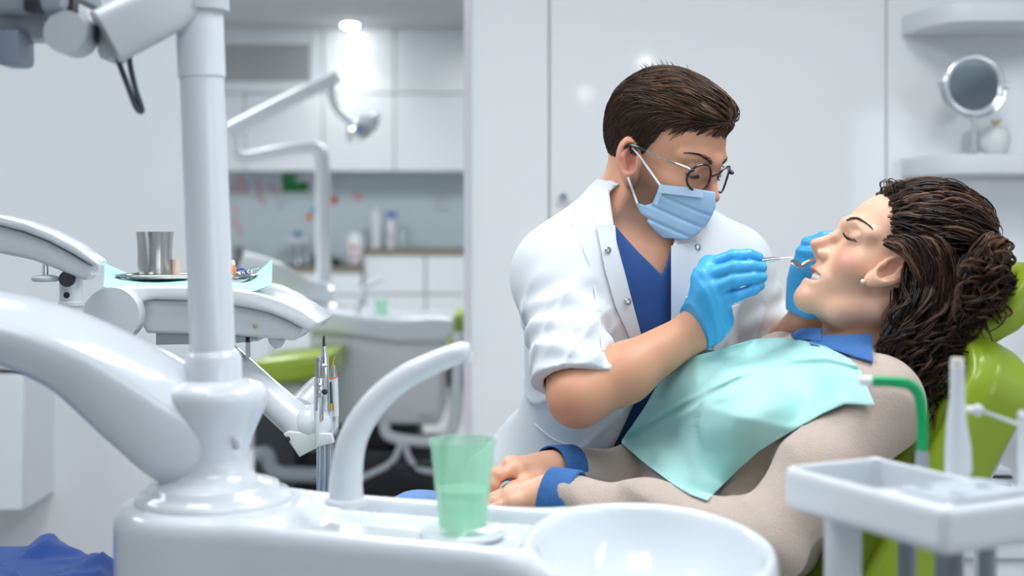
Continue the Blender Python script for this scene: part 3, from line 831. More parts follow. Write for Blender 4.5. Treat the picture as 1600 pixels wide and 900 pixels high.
sc_ = np.array([*W(242, 427, d_ + .085)[:2], tz - .002])
st = empty('steel_cup', sc_, 'waisted stainless steel cup standing on the instrument tray', 'cup')
R_ = 28.5 / F_PX * (d_ + .085)
obj('wall', lathe([(0, 0), (R_ * .93, 0), (R_ * .95, .004), (R_ * .93, .02), (R_ * .91, .035), (R_ * .945, .054), (R_ * 1.0, .069), (R_ * .97, .069), (R_ * .9, .052), (R_ * .87, .035), (R_ * .9, .01), (0, .006)], sc_, 48), M_steel, st, angle=60)
for (x, w_, h_, m_, lab, nm) in ((275, .0065, .026, mat('peach_plastic', (.78, .62, .55), .5), 'small peach beaker right of the steel cup', 'beaker'),):
    c = np.array([*W(x, 427, d_ + .09)[:2], tz - .002])
    obj(nm, lathe([(0, 0), (w_, 0), (w_ * 1.05, h_), (w_ * .9, h_), (w_ * .85, .003), (0, .003)], c, 20), m_, label=lab, cat='beaker')
c = np.array([*W(361, 427, d_ + .06)[:2], tz - .002])
b_ = empty('small_bottle', c, 'tiny orange bottle with pale cap on the steel tray', 'bottle')
obj('body', lathe([(0, 0), (.0075, 0), (.0085, .002), (.0085, .013), (.005, .017), (0, .017)], c, 20), M_orange, b_)
obj('cap', lathe([(0, .017), (.0065, .017), (.0065, .022), (.0045, .026), (0, .026)], c, 16), mat('cream_cap', (.85, .75, .66), .4), b_)
c = np.array([*W(378, 427, d_ + .08)[:2], tz])
obj('clip', tube(smooth_path([c + [-.012, 0, .002], c + [-.006, 0, .006], c + [.002, .004, .003], c + [.010, 0, .008], c + [.016, -.004, .006]], 6), .0022, 8), M_chrome, label='bent chrome clip lying at the right of the steel tray', cat='instrument')
obj('blue_ring', tube(np.array([c + [.002 + .007 * math.cos(a), -.012, .004 + .006 * math.sin(a)] for a in np.linspace(0, 6.283, 20)]), .0018, 8), M_blue, label='small blue ring on the steel tray beside the clip', cat='ring')
obj('probe', tube([c + [-.02, -.02, .001], c + [.028, -.014, .012]], .0016, 8), M_chrome, label='thin chrome probe leaning on the rim of the steel tray', cat='instrument')

# ================================================================== far dental unit and chair
d_ = 5.0
fu = empty('far_dental_unit', W(600, 720, d_ + .2), 'white dental unit with green cup in the back room', 'dental unit')
M_far = M_white2
def fb(a, b, c, d, y0, y1, bev=.02): return box(W(a, d, d_)[[0]].tolist() + [y0, W(a, d, d_)[2]], W(b, c, d_)[[0]].tolist() + [y1, W(b, c, d_)[2]], bev)
obj('cabinet', fb(482, 690, 500, 665, d_, d_ + .45, .03), M_far, fu)
obj('vent_slot', fb(655, 680, 646, 656, d_ - .004, d_ + .01, .002), M_vent, fu)
obj('side_seam', fb(547, 548.5, 505, 660, d_ - .001, d_ + .02, .0), M_lgrey, fu)
obj('basin_top', prism(px_out([(468, 502), (470, 490), (500, 484), (560, 492), (610, 498), (690, 496), (706, 500), (704, 525), (694, 534), (620, 534), (540, 522), (480, 518)], d_ - .04), d_ - .05, d_ + .42, 'y', .015), M_gloss_unit, fu)
obj('pedestal', lathe([(.075, 0), (.07, .03), (.045, .05), (.05, .09), (.055, .10), (.03, .12), (0, .12)], W(506, 490, d_ + .15), 24), M_white, fu)
obj('arm', tube(smooth_path([W(506, 455, d_ + .15), W(470, 450, d_ + .1), W(425, 425, d_), W(380, 412, d_)], 6), np.array([[.05, .04], [.05, .045]]), section=sq_section(20, 4)), M_white, fu)
obj('spout', tube(smooth_path([W(560, 490, d_ + .1), W(562, 468, d_ + .1), W(572, 448, d_ + .1), W(598, 436, d_ + .1)], 5), .012, 10), M_white, fu)
obj('grab_rail', tube(smooth_path([W(716, 520, d_ - .05), W(714, 600, d_ - .05), W(710, 660, d_ - .05), W(690, 688, d_ - .05), W(640, 688, d_ - .05), W(606, 680, d_ - .05), W(600, 660, d_ - .05)], 5), .022, 12), M_white, fu)
obj('base', box(W(395, 730, d_ + .05)[[0]].tolist() + [d_ + .05, 0], W(690, 690, d_ + .05)[[0]].tolist() + [d_ + .5, .22], .02), M_dark, fu)
obj('stand', box(W(520, 700, d_)[[0]].tolist() + [d_ + .12, .2], W(650, 660, d_)[[0]].tolist() + [d_ + .4, .36], .01), M_dark, fu)
obj('side_cover', prism(px_out([(383, 600), (450, 640), (452, 690), (383, 705)], d_ - .2), d_ - .2, d_ + .1, 'y', .01), M_white, fu)
for (pts, r_, m_, nm) in (([(400, 712), (418, 708), (430, 735), (480, 742), (540, 742)], .03, M_grey, 'hose'), ([(628, 690), (612, 722), (575, 742), (560, 748)], .012, M_lgrey, 'hose'), ([(632, 690), (640, 716), (655, 732), (680, 738)], .012, M_lgrey, 'hose'), ([(690, 720), (630, 730), (612, 726), (640, 745)], .012, M_dark, 'hose')):
    obj(nm, tube(smooth_path([W(x, y, d_ - .25) for (x, y) in pts], 6), r_, 10), m_, fu)
# lamp on its column
fl = empty('far_operating_lamp', W(505, 460, d_ + .15), 'white operating lamp on a bent column in the back room', 'lamp')
D2 = d_ + .15
obj('column', tube(smooth_path([W(506, 462, D2), W(505, 400, D2), W(504, 300, D2), W(503, 250, D2), W(498, 235, D2), W(482, 230, D2), W(430, 238, D2), W(385, 246, D2), W(372, 240, D2), W(368, 225, D2), W(366, 203, D2)], 5), [.032, .031, .031, .030, .028, .026, .025, .023, .021, .02, .02], 14), M_white, fl)
obj('arm', tube([W(359, 205, D2), W(445, 160, D2), W(529, 119, D2)], [.030, .028, .025], 14, section=sq_section(20, 4)), M_white, fl)
obj('drop_link', tube(smooth_path([W(517, 132, D2), W(519, 155, D2), W(530, 175, D2), W(548, 190, D2)], 5), .017, 12), M_white, fl)
hd = obj('lamp_head', ellipsoid(W(566, 199, D2), (.078, .06, .045), 24, 14, rotm(0, -.62, 0)), M_white, fl)
obj('reflector', ellipsoid(W(560, 207, D2 - .03), (.055, .045, .036), 24, 14, rotm(0, -.62, 0)), M_chrome, hd)
obj('grip', tube([W(575, 190, D2 - .06), W(592, 180, D2 - .05)], .014, 12), M_white, hd)
obj('badge', ellipsoid(W(562, 203, D2 - .075), (.012, .006, .010)), M_blue, hd)
c = W(596, 496, d_ + .1)
obj('far_cup', lathe([(0, 0), (.022, 0), (.028, .066), (.0265, .066), (.0205, .002), (0, .002)], c + [0, 0, .004], 24), M_cupgreen, label='small green cup on the far dental unit', cat='cup')
# magnifier lamp globe behind the column
c = W(484, 272, KY - .14)
gl = empty('wall_lamp', c + [0, .1, 0], 'white dome shaped lamp in front of the backsplash beside the far column', 'lamp')
obj('dome', lathe([(0, .08), (.05, .07), (.09, .035), (.10, 0), (.085, 0), (.08, .03), (0, .06)], c - [0, 0, .05], 24), M_white2, gl)
obj('wall_arm', tube([c + [0, 0, .02], c + [0, .118, .02]], .012, 8), M_white2, gl)
# green chair of the back room
fc = empty('far_dental_chair', W(430, 640, 4.7), 'green dental chair in the back room, partly hidden by the units', 'dental chair')
obj('seat', prism(px_out([(380, 575), (410, 562), (470, 556), (520, 552), (520, 585), (470, 597), (420, 602), (385, 596)], 4.6), 4.6, 5.0, 'y', .03), M_green, fc)
obj('backrest', prism(px_out([(700, 500), (712, 488), (722, 492), (724, 560), (718, 600), (706, 600), (698, 560)], 5.5), 5.5, 5.9, 'y', .02), M_green, fc)
obj('seat_frame', prism(px_out([(392, 603), (470, 599), (474, 625), (400, 632)], 4.65), 4.68, 4.95, 'y', .01), M_vent, fc)
obj('base', box(W(400, 632, 4.8)[[0]].tolist() + [4.74, 0], W(466, 632, 4.8)[[0]].tolist() + [4.94, .48], .02), M_dark, fc)
obj('link_beam', box(W(440, 632, 4.8)[[0]].tolist() + [5.46, .42], W(742, 632, 5.5)[[0]].tolist() + [5.54, .50], .01), M_dark, fc)

# ================================================================== blue cloth on a stool, bottom left
ct = np.array([-.86, 2.0, 0])
stl = empty('stool', ct, 'round stool under the blue cloth at the bottom left', 'stool')
obj('seat', lathe([(0, .48), (.20, .48), (.215, .50), (.21, .53), (.19, .54), (0, .54)], ct, 32), M_dark, stl)
obj('post', lathe([(.025, .03), (.025, .48)], ct, 16), M_chrome, stl)
obj('base', lathe([(0, 0), (.2, 0), (.2, .02), (.04, .04), (0, .04)], ct, 32), M_chrome, stl)
n = 60
g_ = np.zeros((n, n, 3))
for i in range(n):
    for j in range(n):
        u, v = i / (n - 1) * 2 - 1, j / (n - 1) * 2 - 1
        x, y = ct[0] + u * .33, ct[1] + v * .30
        z = .585 - .045 * abs(math.sin(2.1 * u + 1.2 * v + .5 + .5 * math.sin(2.3 * v))) - .022 * abs(math.sin(4.6 * u - 2.4 * v + math.sin(3 * u))) + .006 * math.sin(11 * u + 7 * v + 1) - .012 * abs(math.sin(9 * u + 4 * v * v)) - .006 * abs(math.sin(15 * v - 6 * u))
        r = math.hypot(x - ct[0], y - ct[1])
        z += .03 - (max(r - .21, 0)) * 1.2
        g_[i, j] = (x, y, max(z, .548 - (max(r - .215, 0)) * 1.4))
obj('blue_cloth', sheet(g_, .003), mat('blue_cotton', (.005, .055, .27), .8, bump=.15, bscale=350, sheen=.2), label='rumpled royal blue cloth at the bottom left', cat='cloth')

# ================================================================== assistant instrument tray, right foreground
A = W(1220, 725, 1.25); Zt = A[2]
e1 = np.array([.443, -.8965, 0]); e2 = np.array([.8965, .443, 0]); e2 = np.array([.812, .583, 0])
e2 = np.array([.8965, .443, 0])
LA, LB, HT = .215, .122, .043
def tp(a, b, z): return A + e1 * a + e2 * b + np.array([0, 0, z])
at_ = empty('assistant_tray', tp(.03, .045, -Zt), 'white assistant instrument tray on a post at the right foreground', 'instrument tray')
Rt = np.array([[e1[0], e2[0], 0], [e1[1], e2[1], 0], [0, 0, 1]])
def tsdf(P):
    q = (P - A.astype(np.float32)) @ Rt.astype(np.float32)
    q = q * np.array([1, 1, 1], np.float32)
    d = s_box(q, (LA / 2, LB / 2, -HT / 2), (LA / 2, LB / 2, HT / 2), .010)
    well = s_box(q, (.072, LB / 2, .0), (.063, LB / 2 - .008, .036), .010)
    d = smax(d, -well, .004)
    return d
obj('tray_body', sdf_mesh(tsdf, A + [-.03, -.24, -.06], A + [.26, .14, .02], .0025), M_white, at_, angle=180)
obj('tray_liner', prism([tuple(tp(a, b, 0)[:2]) for (a, b) in rrect(.072, LB / 2, .060, LB / 2 - .012, .01)], Zt - .0358, Zt - .0340, 'z'), M_lgrey if False else mat('grey_liner', (.20, .25, .30), .3), at_)  # dark sheet putting the well's shade into its colour
pn = obj('keypad', prism([tuple(tp(a, b, 0)[:2]) for (a, b) in rrect(.176, LB / 2, .033, LB / 2 - .010, .012)], Zt - .004, Zt + .003, 'z', .002), mat('grey_keypad', (.45, .50, .56), .5), at_)
for i in range(3):
    for j in range(2):
        c = tp(.156 + i * .020, .034 + j * .05, .003)
        obj('key', lathe([(0, 0), (.0075, 0), (.0065, .0012), (0, .0015)], c, 20), M_lgrey if (i + j) % 2 else M_grey, pn)
pc = tp(.055, .030, 0)
obj('post', tube([(pc[0], pc[1], Zt - HT + .004), (pc[0], pc[1], Zt - HT - .006), (pc[0], pc[1], 0.02)], [.0195, .0175, .0175], 24), M_white, at_)
obj('post_base', lathe([(0, 0), (.12, 0), (.12, .015), (.03, .03), (0, .03)], (pc[0], pc[1], 0), 32), M_white, at_)
for (a, b, r_) in ((.06, .105, .009), (.12, .10, .013), (.165, .10, .008)):
    c = tp(a, b, 0)
    obj('hose', tube([(c[0], c[1], Zt - HT + .004), (c[0] + .002, c[1], .25)], r_, 12), M_grey, at_)
obj('instrument_rack', prism([tuple(tp(a, b, 0)[:2]) for (a, b) in rrect(.10, LB + .018, .10, .020, .008)], Zt - .035, Zt - .018, 'z', .003), M_white, at_)
# green saliva ejector
d_ = 1.30
se = empty('saliva_ejector', W(1441, 740, d_), 'bent green saliva ejector tube standing behind the assistant tray', 'ejector')
obj('tube', tube(smooth_path([W(1441, 712, d_), W(1441, 660, d_), W(1437, 622, d_), W(1424, 603, d_), W(1400, 597, d_), W(1362, 595, d_)], 7), .0056, 14), mat('green_tube', (.0, .36, .12), .35), se)
obj('tip', tube([W(1363, 595, d_), W(1355, 595, d_), W(1343, 595, d_)], [.0045, .0052, .0048], 14), mat('clear_white_tip', (.8, .86, .86), .3), se)
obj('valve', tube([W(1441, 745, d_), W(1441, 712, d_), W(1441, 704, d_)], [.0072, .0068, .006], 14), M_grey, se)
hs = empty('suction_handpiece', W(1497, 748, 1.24), 'pale suction handpiece standing upright on the assistant tray', 'handpiece')
d_ = 1.24
obj('body', tube(smooth_path([W(1496, 772, d_), W(1497, 735, d_), W(1497, 700, d_), W(1495, 660, d_), W(1496, 620, d_), W(1496, 565, d_)], 5), [.0085, .0125, .0125, .0095, .0072, .0068], 18), M_lgrey if False else mat('pearl_plastic', (.70, .74, .78), .25), hs)
obj('cap', tube([W(1496, 575, d_), W(1496, 559, d_)], [.0072, .0062], 16), mat('cream_plastic', (.82, .78, .68), .4), hs)
obj('side_arm', tube(smooth_path([W(1492, 641, d_), W(1512, 640, d_), W(1528, 640, d_)], 4), .0035, 10), mat('white_nozzle', (.85, .85, .82), .3), hs)
obj('side_knob', ellipsoid(W(1528, 641, d_), (.0052, .0052, .0062)), M_white, hs)
obj('lever', prism(px_out([(1508, 690), (1516, 700), (1519, 735), (1510, 742), (1505, 720)], d_), d_ - .004, d_ + .004, 'y', .001), M_lgrey, hs)
h5 = empty('syringe_handpiece', W(1604, 720, 1.2), 'pale handpiece cut off by the right picture edge', 'handpiece')
obj('body', tube(smooth_path([W(1606, 775, 1.18), W(1606, 720, 1.18), W(1603, 680, 1.18), W(1598, 650, 1.18)], 4), [.008, .009, .007, .0035], 16), M_white, h5)
obj('cap', ellipsoid(W(1597, 651, 1.18), (.004, .004, .006)), M_white2, h5)
obj('thin_hose', tube(smooth_path([W(1531, 641, 1.235), W(1560, 652, 1.23), W(1594, 664, 1.19)], 5), .0018, 8), M_lgrey, label='thin pale hose hanging between the two pale handpieces', cat='hose')
# instruments below the tray
pr = empty('white_probe', W(1414, 920, 1.6), 'slender white pen-like instrument below the assistant tray', 'instrument')
obj('body', tube([W(1413, 940, 1.6), W(1413, 880, 1.6), W(1416, 862, 1.6), W(1417, 856, 1.6)], [.007, .007, .004, .001], 14), M_white, pr)
obj('stripe', box(W(1415, 930, 1.592), W(1418, 885, 1.598)), M_dark, pr, smooth=False)
obj('holder', tube([W(1413, 940, 1.6), W(1413, 1640, 1.6)], .009, 12), M_lgrey, pr)

# ================================================================== green dental chair
ch = empty('dental_chair', (.35, 1.85, 0), 'lime green dental chair the patient reclines in', 'dental chair')
TN = W(1574, 533, 1.66)
s_b = np.array([.466, 0, .885]); n0 = np.array([-.885, 0, .466]); ph = math.radians(18)
n_b = n0 * math.cos(ph) - np.array([0, 1., 0]) * math.sin(ph); w_b = np.array([0, 1., 0]) * math.cos(ph) + n0 * math.sin(ph)
CB = TN + w_b * .20 - s_b * .31
RB = np.stack([s_b, w_b, n_b], 1)
def ch_out(pts, d): return px_out(pts, d)
def d_back(P):
    q = (P - CB.astype(np.float32)) @ RB.astype(np.float32)
    rr_ = .075
    e = np.abs(q[:, :2]) - (np.array([.31, .20], np.float32) - rr_)
    d2 = np.linalg.norm(np.maximum(e, 0), axis=1) + np.minimum(e.max(1), 0) - rr_
    z = q[:, 2] - .035 * (q[:, 1] / .2) ** 2 * 0
    crown = .010 * np.clip(-d2 / .08, 0, 1)
    d = smax(d2, np.abs(z + .045) - .045 - np.where(z > -.04, crown, 0), .028)
    groove = np.sqrt((d2 + .052) ** 2 + (z - .008) ** 2) - .015
    d = smax(d, -groove, .008)
    pipe = np.sqrt((d2 + .022) ** 2 + (z + .004) ** 2) - .011
    return smin(d, pipe, .005)
lo_, hi_ = bbox_of([CB + s_b * a_ + w_b * b_ + n_b * c_ for a_ in (-.31, .31) for b_ in (-.2, .2) for c_ in (-.1, .03)], .02)
obj('backrest', sdf_mesh(d_back, lo_, hi_, .0045), M_green, ch, angle=180)
obj('back_shell', box(CB - [.26, .16, .02], CB + [.26, .16, .0], .01, 2, np.stack([s_b, w_b, n_b], 1), CB), M_lgrey, ch).location = tuple(-n_b * .10)
hr = obj('headrest', prism(ch_out([(1590, 413), (1596, 440), (1582, 475), (1548, 508), (1508, 530), (1488, 528), (1470, 512), (1520, 470), (1552, 425), (1572, 408)], 1.83), 1.72, 2.0, 'y', .025, 4), M_green, ch)
obj('headrest_bracket', tube(smooth_path([W(1582, 497, 1.86), W(1560, 515, 1.86), W(1540, 530, 1.86), W(1530, 545, 1.86)], 4), np.array([[.02, .010], [.02, .010]]), section=sq_section(16, 4)), M_lgrey, ch)
obj('bracket_disc', lathe([(0, -.012), (.013, -.012), (.013, .012), (0, .012)], W(1576, 500, 1.80), 20, (0, -1, 0)), M_lgrey, ch)
sz = .47
obj('seat', box((-.42, 1.60, sz), (.42, 2.10, sz + .12), .04, 4), M_green, ch)
obj('seat_frame', box((-.30, 1.66, .38), (.40, 2.04, sz), .02), M_white2, ch)
obj('column', box((-.05, 1.75, .10), (.30, 1.98, .38), .03), M_lgrey, ch)
obj('base_plate', box((-.35, 1.62, 0), (.45, 2.06, .10), .03), M_white2, ch)

# ================================================================== things behind the chair at right
d_ = 3.1
wb = empty('small_drawer_box', W(1560, 632, d_), 'small white wall box with dark seam behind the green backrest', 'box')
obj('body', box(W(1525, 632, d_), W(1582, 577, d_ + .39), .003), M_white2, wb)
obj('lid', box(W(1525, 575.5, d_), W(1582, 568, d_ + .39), .002), M_white, wb)
obj('seam', box(W(1526, 577, d_ + .004), W(1581, 575.5, d_ + .38)), M_dark, wb, smooth=False)
d_ = 2.7
bd = empty('equipment_rack', W(1530, 1160, d_), 'dark metal rack with hoses behind the chair at the right', 'rack')
obj('upright', box(W(1526, 1150, d_), W(1534, 640, d_ + .02), .002), M_lgrey, bd)
for k, (a, b, y0, y1, m_) in enumerate(((1505, 1552, 728, 734, M_lgrey), (1505, 1554, 734, 744, M_dark), (1505, 1554, 744, 748, M_chrome), (1505, 1552, 748, 758, M_dark))):
    obj(['lid', 'case', 'trim', 'case'][k], box(W(a, y1, d_ - .04), W(b, y0, d_ + .06), .002), m_, bd)
for k in range(4):
    obj('hose', tube(smooth_path([W(1512 + 4 * k, 730, d_), W(1509 + 5 * k, 700, d_ - .01), W(1517 + 2 * k, 668, d_), W(1512 + 3 * k, 640, d_), W(1522, 618, d_)], 5), .004, 8), M_dark if k % 2 else M_steel, bd)
d_ = 2.9
lc = empty('low_cabinet', W(1560, 1118, d_), 'low pale cabinet behind the chair at the bottom right', 'cabinet')
obj('body', box((W(1505, 880, d_)[0], d_, 0), (W(1720, 880, d_)[0], FY - .01, W(1505, 872, d_)[2]), .003), M_white2, lc)
obj('top', box((W(1500, 880, d_)[0], d_ - .01, W(1505, 872, d_)[2]), (W(1725, 880, d_)[0], FY - .01, W(1505, 868, d_)[2]), .002), M_lgrey, lc)
# ================================================================== people: shared builders
def frame_from(f, up=(0, 0, 1)):
    f = np.array(f, float); f /= np.linalg.norm(f)
    u = np.array(up, float); u = u - f * (u @ f); u /= np.linalg.norm(u)
    l = np.cross(u, f)
    return np.stack([f, l, u], 1).astype(np.float32)      # columns forward, left, up

def proj(P):
    d = np.maximum(P[:, 1], .05)
    return P[:, 0] / d * F_PX + 800, HZ - (P[:, 2] - CAM_Z) / d * F_PX

def poly_sd(x, y, poly):
    """signed distance (px) to a closed polygon, negative inside"""
    poly = np.asarray(poly, np.float32); n = len(poly)
    d = np.full(x.shape, 1e9, np.float32); ins = np.zeros(x.shape, bool)
    for i in range(n):
        a, b = poly[i], poly[(i + 1) % n]
        ex, ey = b - a
        wx, wy = x - a[0], y - a[1]
        t = np.clip((wx * ex + wy * ey) / max(ex * ex + ey * ey, 1e-9), 0, 1)
        d = np.minimum(d, (wx - ex * t) ** 2 + (wy - ey * t) ** 2)
        c = ((a[1] > y) != (b[1] > y)) & (x < (b[0] - a[0]) * (y - a[1]) / (b[1] - a[1] + 1e-12) + a[0])
        ins ^= c
    return np.where(ins, -1, 1) * np.sqrt(d)
def poly_cut(P, poly):
    x, y = proj(P)
    return poly_sd(x, y, poly) * P[:, 1] / F_PX

def ear_sdf(q, s, c, tilt, sc=1.0):
    R = rotm(0, tilt, 0)
    R = R @ rotm(0, 0, -s * .35)
    e = (q - np.asarray(c, np.float32)) @ R.astype(np.float32) / sc
    o = s_ell(e, (0, 0, .004), (.0175, .009, .027))
    o = smin(o, s_ell(e, (.004, 0, -.022), (.010, .0055, .012)), .010)
    o = smax(o, -s_ell(e, (.002, s * .0085, .003), (.0122, .0130, .0195)), .002)
    o = smin(o, s_cone(e, (.013, s * .002, -.004), (.012, s * .003, .002), .0035, .003), .004)       # tragus
    o = smin(o, chain(e, [(-.004, s * .0015, -.010), (-.0075, s * .003, .004), (-.002, s * .002, .015)], [.0034, .0032, .0024], .003), .002)  # antihelix
    return o * sc

def head_sdf(q, p):
    """local head: x forward, y left, z up"""
    w = p.get('w', 1.0)
    d = s_ell(q, (-.014, 0, .038), (.098, .077 * w, .090))
    d = smin(d, s_ell(q, (.028, 0, -.030), (.058, .056 * w, .082)), .03)
    d = smin(d, s_ell(q, (.040, 0, .040), (.048, .056 * w, .05)), .02)
    for s in (-1, 1):
        d = smin(d, chain(q, [(-.010, s * .050 * w, -.020), (-.004, s * .048 * w, -.064), (.038, s * .033 * w, -.094), (p.get('chinx', .080) - .004, s * .009, p.get('chinz', -.103))], [.014, .015, p.get('jr', .015), .013], .01), .026)
        d = smin(d, s_ell(q, (.058, s * .037 * w, -.030), (.022, .022, .022)), .026)
    d = smin(d, s_ell(q, (p.get('chinx', .080), 0, p.get('chinz', -.103)), (.015, .020, .015)), .014)
    d = smin(d, s_ell(q, (.070, 0, -.066), (.024, .032, .028)), .02)
    for s in (-1, 1):
        d = smin(d, chain(q, [(.066, s * .048, .020), (.082, s * .026, .0255), (.089, 0, .020)], [.008, .0085, .0085], .006), .014)
        d = smax(d, -s_ell(q, (.101, s * .033, .003), (.020, .019, .012)), .012)
        d = smin(d, s_sph(q, (.0735, s * .0315, .003), .0130), .005)
        d = smin(d, s_cone(q, (.084, s * .022, .0115), (.076, s * .042, .0105), .0032, .003), .006)        # upper lid fold
    nt = p.get('nose', (.109, -.031))
    d = smin(d, chain(q, [(.085, 0, .016), (.094, 0, -.004), (nt[0], 0, nt[1])], [.0062, .0066, .0082], .008), .010)
    d = smin(d, s_ell(q, (.088, 0, -.030), (.014, .013, .012)), .012)
    for s in (-1, 1):
        d = smin(d, s_ell(q, (.0955, s * .0115, -.0365), (.0105, .0062, .0072)), .005)
    d = smin(d, s_cone(q, (nt[0] - .005, 0, nt[1] - .006), (.089, 0, -.047), .0052, .005), .006)
    for s in (-1, 1):
        d = smax(d, -s_ell(q, (.1005, s * .0065, -.0445), (.0065, .0036, .0055)), .003)
        d = smin(d, ear_sdf(q, s, (p.get('ear', (-.008, -.010))[0], s * (.0765 * w), p.get('ear', (-.008, -.010))[1]), p.get('etilt', -.28), p.get('esc', 1.0)), .004)
    if p.get('smile'):
        mo = s_ell(q, (.088, 0, -.0685), (.020, .027, .0075))
        d = smin(d, chain(q, [(.074, -.030, -.060), (.088, -.013, -.0605), (.0935, 0, -.0600), (.088, .013, -.0605), (.074, .030, -.060)], [.0035, .0052, .0058, .0052, .0035], .004), .007)
        d = smin(d, chain(q, [(.073, -.030, -.064), (.085, -.015, -.0785), (.0895, 0, -.0805), (.085, .015, -.0785), (.073, .030, -.064)], [.0032, .0054, .0062, .0054, .0032], .004), .007)
        d = smax(d, -mo, .003)
        teeth = np.maximum(s_ell(q, (.066, 0, -.067), (.0250, .024, .012)), -.0735 - q[:, 2])
        d = np.minimum(d, teeth)
    else:
        for z, r in ((-.062, .0052), (-.0725, .006)):
            d = smin(d, chain(q, [(.074, -.024, -.067), (.0875, -.010, z), (.0915, 0, z), (.0875, .010, z), (.074, .024, -.067)], [.003, r, r, r, .003], .004), .005)
    return d

def hand_sdf(P, wrist, wr, mcp, pip, dip, tip, thumb, rs=(.0108, .0096, .0088, .0076), rt=(.016, .0125, .0108, .0085), mr=.0125, fk=.0045):
    d = s_sph(P, wrist, wr)
    for i in range(4):
        d = smin(d, s_cone(P, wrist, mcp[i], wr * .82, mr), .020)
    d = smin(d, chain(P, mcp, [mr] * 4, .008), .012)
    d = smin(d, chain(P, thumb, rt, .006), .014)
    fg = None
    for i in range(4):
        k = (1.0, 1.04, 1.0, .86)[i]
        e = chain(P, [mcp[i], pip[i], dip[i], tip[i]], [rs[0] * k, rs[1] * k, rs[2] * k, rs[3] * k], .004)
        fg = e if fg is None else smin(fg, e, .0012)
    return smin(d, fg, fk)

def strands(paths, rad, cols, n=3):
    """many tapered hair tubes in one mesh, with a colour per strand"""
    g = G()
    for m in sorted(set(len(p) for p in paths)):
        ix = [i for i, p in enumerate(paths) if len(p) == m]
        P = np.stack([np.asarray(paths[i], float) for i in ix]); r = np.array([rad[i] for i in ix]); c = np.array([cols[i] for i in ix])
        t = np.linspace(0, 1, m)
        rr = r[:, None] * np.clip(np.minimum(1.0, .55 + 3 * t) * (1 - t ** 3 * .85), .08, 1)[None]
        T = np.gradient(P, axis=1); T /= np.maximum(np.linalg.norm(T, axis=2, keepdims=True), 1e-9)
        s0 = np.cross(T[:, 0], (.31, .87, .38)); s0 /= np.maximum(np.linalg.norm(s0, axis=1, keepdims=True), 1e-9)
        a = np.arange(n) * 2 * math.pi / n
        V = np.zeros((len(ix), m, n, 3))
        for k in range(m):
            s0 = s0 - T[:, k] * (s0 * T[:, k]).sum(1, keepdims=True); s0 /= np.maximum(np.linalg.norm(s0, axis=1, keepdims=True), 1e-9)
            w = np.cross(s0, T[:, k])
            V[:, k] = P[:, k, None] + rr[:, k, None, None] * (np.cos(a)[None, :, None] * s0[:, None] + np.sin(a)[None, :, None] * w[:, None])
        b = (np.arange(len(ix))[:, None, None] * m + np.arange(m - 1)[None, :, None]) * n
        k0 = np.arange(n)[None, None]; k1 = (k0 + 1) % n
        F = np.stack([b + k0, b + k1, b + n + k1, b + n + k0], -1).reshape(-1, 4)
        g.add((V.reshape(-1, 3), F), np.repeat(c, m * n, axis=0))
    return g

def march(f, px, py, d0=1.2, d1=2.6, step=.85, n=70):
    """first hit depth of camera rays on an SDF (nan if missed)"""
    px = np.asarray(px, float).ravel(); py = np.asarray(py, float).ravel()
    dirs = np.stack([(px - 800) / F_PX, np.ones_like(px), (HZ - py) / F_PX], 1)
    t = np.full(len(px), d0); o = np.array([0, 0, CAM_Z])
    best = np.full(len(px), 9.); bt = t.copy()
    for _ in range(n):
        v = f((o + dirs * t[:, None]).astype(np.float32)).astype(float)
        b = v < best; best[b] = v[b]; bt[b] = t[b]
        t = np.where(v > .0005, t + v * step, t)
        t = np.minimum(t, d1)
    return np.where(best < .002, bt, np.nan), bt

def coons(top, bottom, left, right, n=40, m=40):
    def res(p, k):
        p = np.asarray(p, float); s = np.concatenate([[0], np.cumsum(np.linalg.norm(np.diff(p, axis=0), axis=1))]); s /= s[-1]
        t = np.linspace(0, 1, k)
        return np.stack([np.interp(t, s, p[:, i]) for i in range(p.shape[1])], 1)
    T, B, L, R = res(top, n), res(bottom, n), res(left, m), res(right, m)
    u = np.linspace(0, 1, n)[:, None, None]; v = np.linspace(0, 1, m)[None, :, None]
    return ((1 - v) * T[:, None] + v * B[:, None] + (1 - u) * L[None] + u * R[None]
            - (1 - u) * (1 - v) * T[0] - u * (1 - v) * T[-1] - (1 - u) * v * B[0] - u * v * B[-1])

def drape(grid, f, off=.003, smooth=3, d0=1.2, d1=2.6):
    """give a pixel grid (n,m,2) the depth of the surface below it -> (n,m,3) world"""
    n, m = grid.shape[:2]
    hit, bt = march(f, grid[..., 0], grid[..., 1], d0, d1)
    D = np.where(np.isnan(hit), bt, hit).reshape(n, m)
    for _ in range(smooth):
        Q = np.pad(D, 1, mode='edge')
        D = .5 * D + .125 * (Q[:-2, 1:-1] + Q[2:, 1:-1] + Q[1:-1, :-2] + Q[1:-1, 2:])
    D = np.minimum(D - off, np.where(np.isnan(hit), 9, hit).reshape(n, m) - .6 * off)
    return np.stack([(grid[..., 0] - 800) / F_PX * D, D, CAM_Z + (HZ - grid[..., 1]) / F_PX * D], -1)

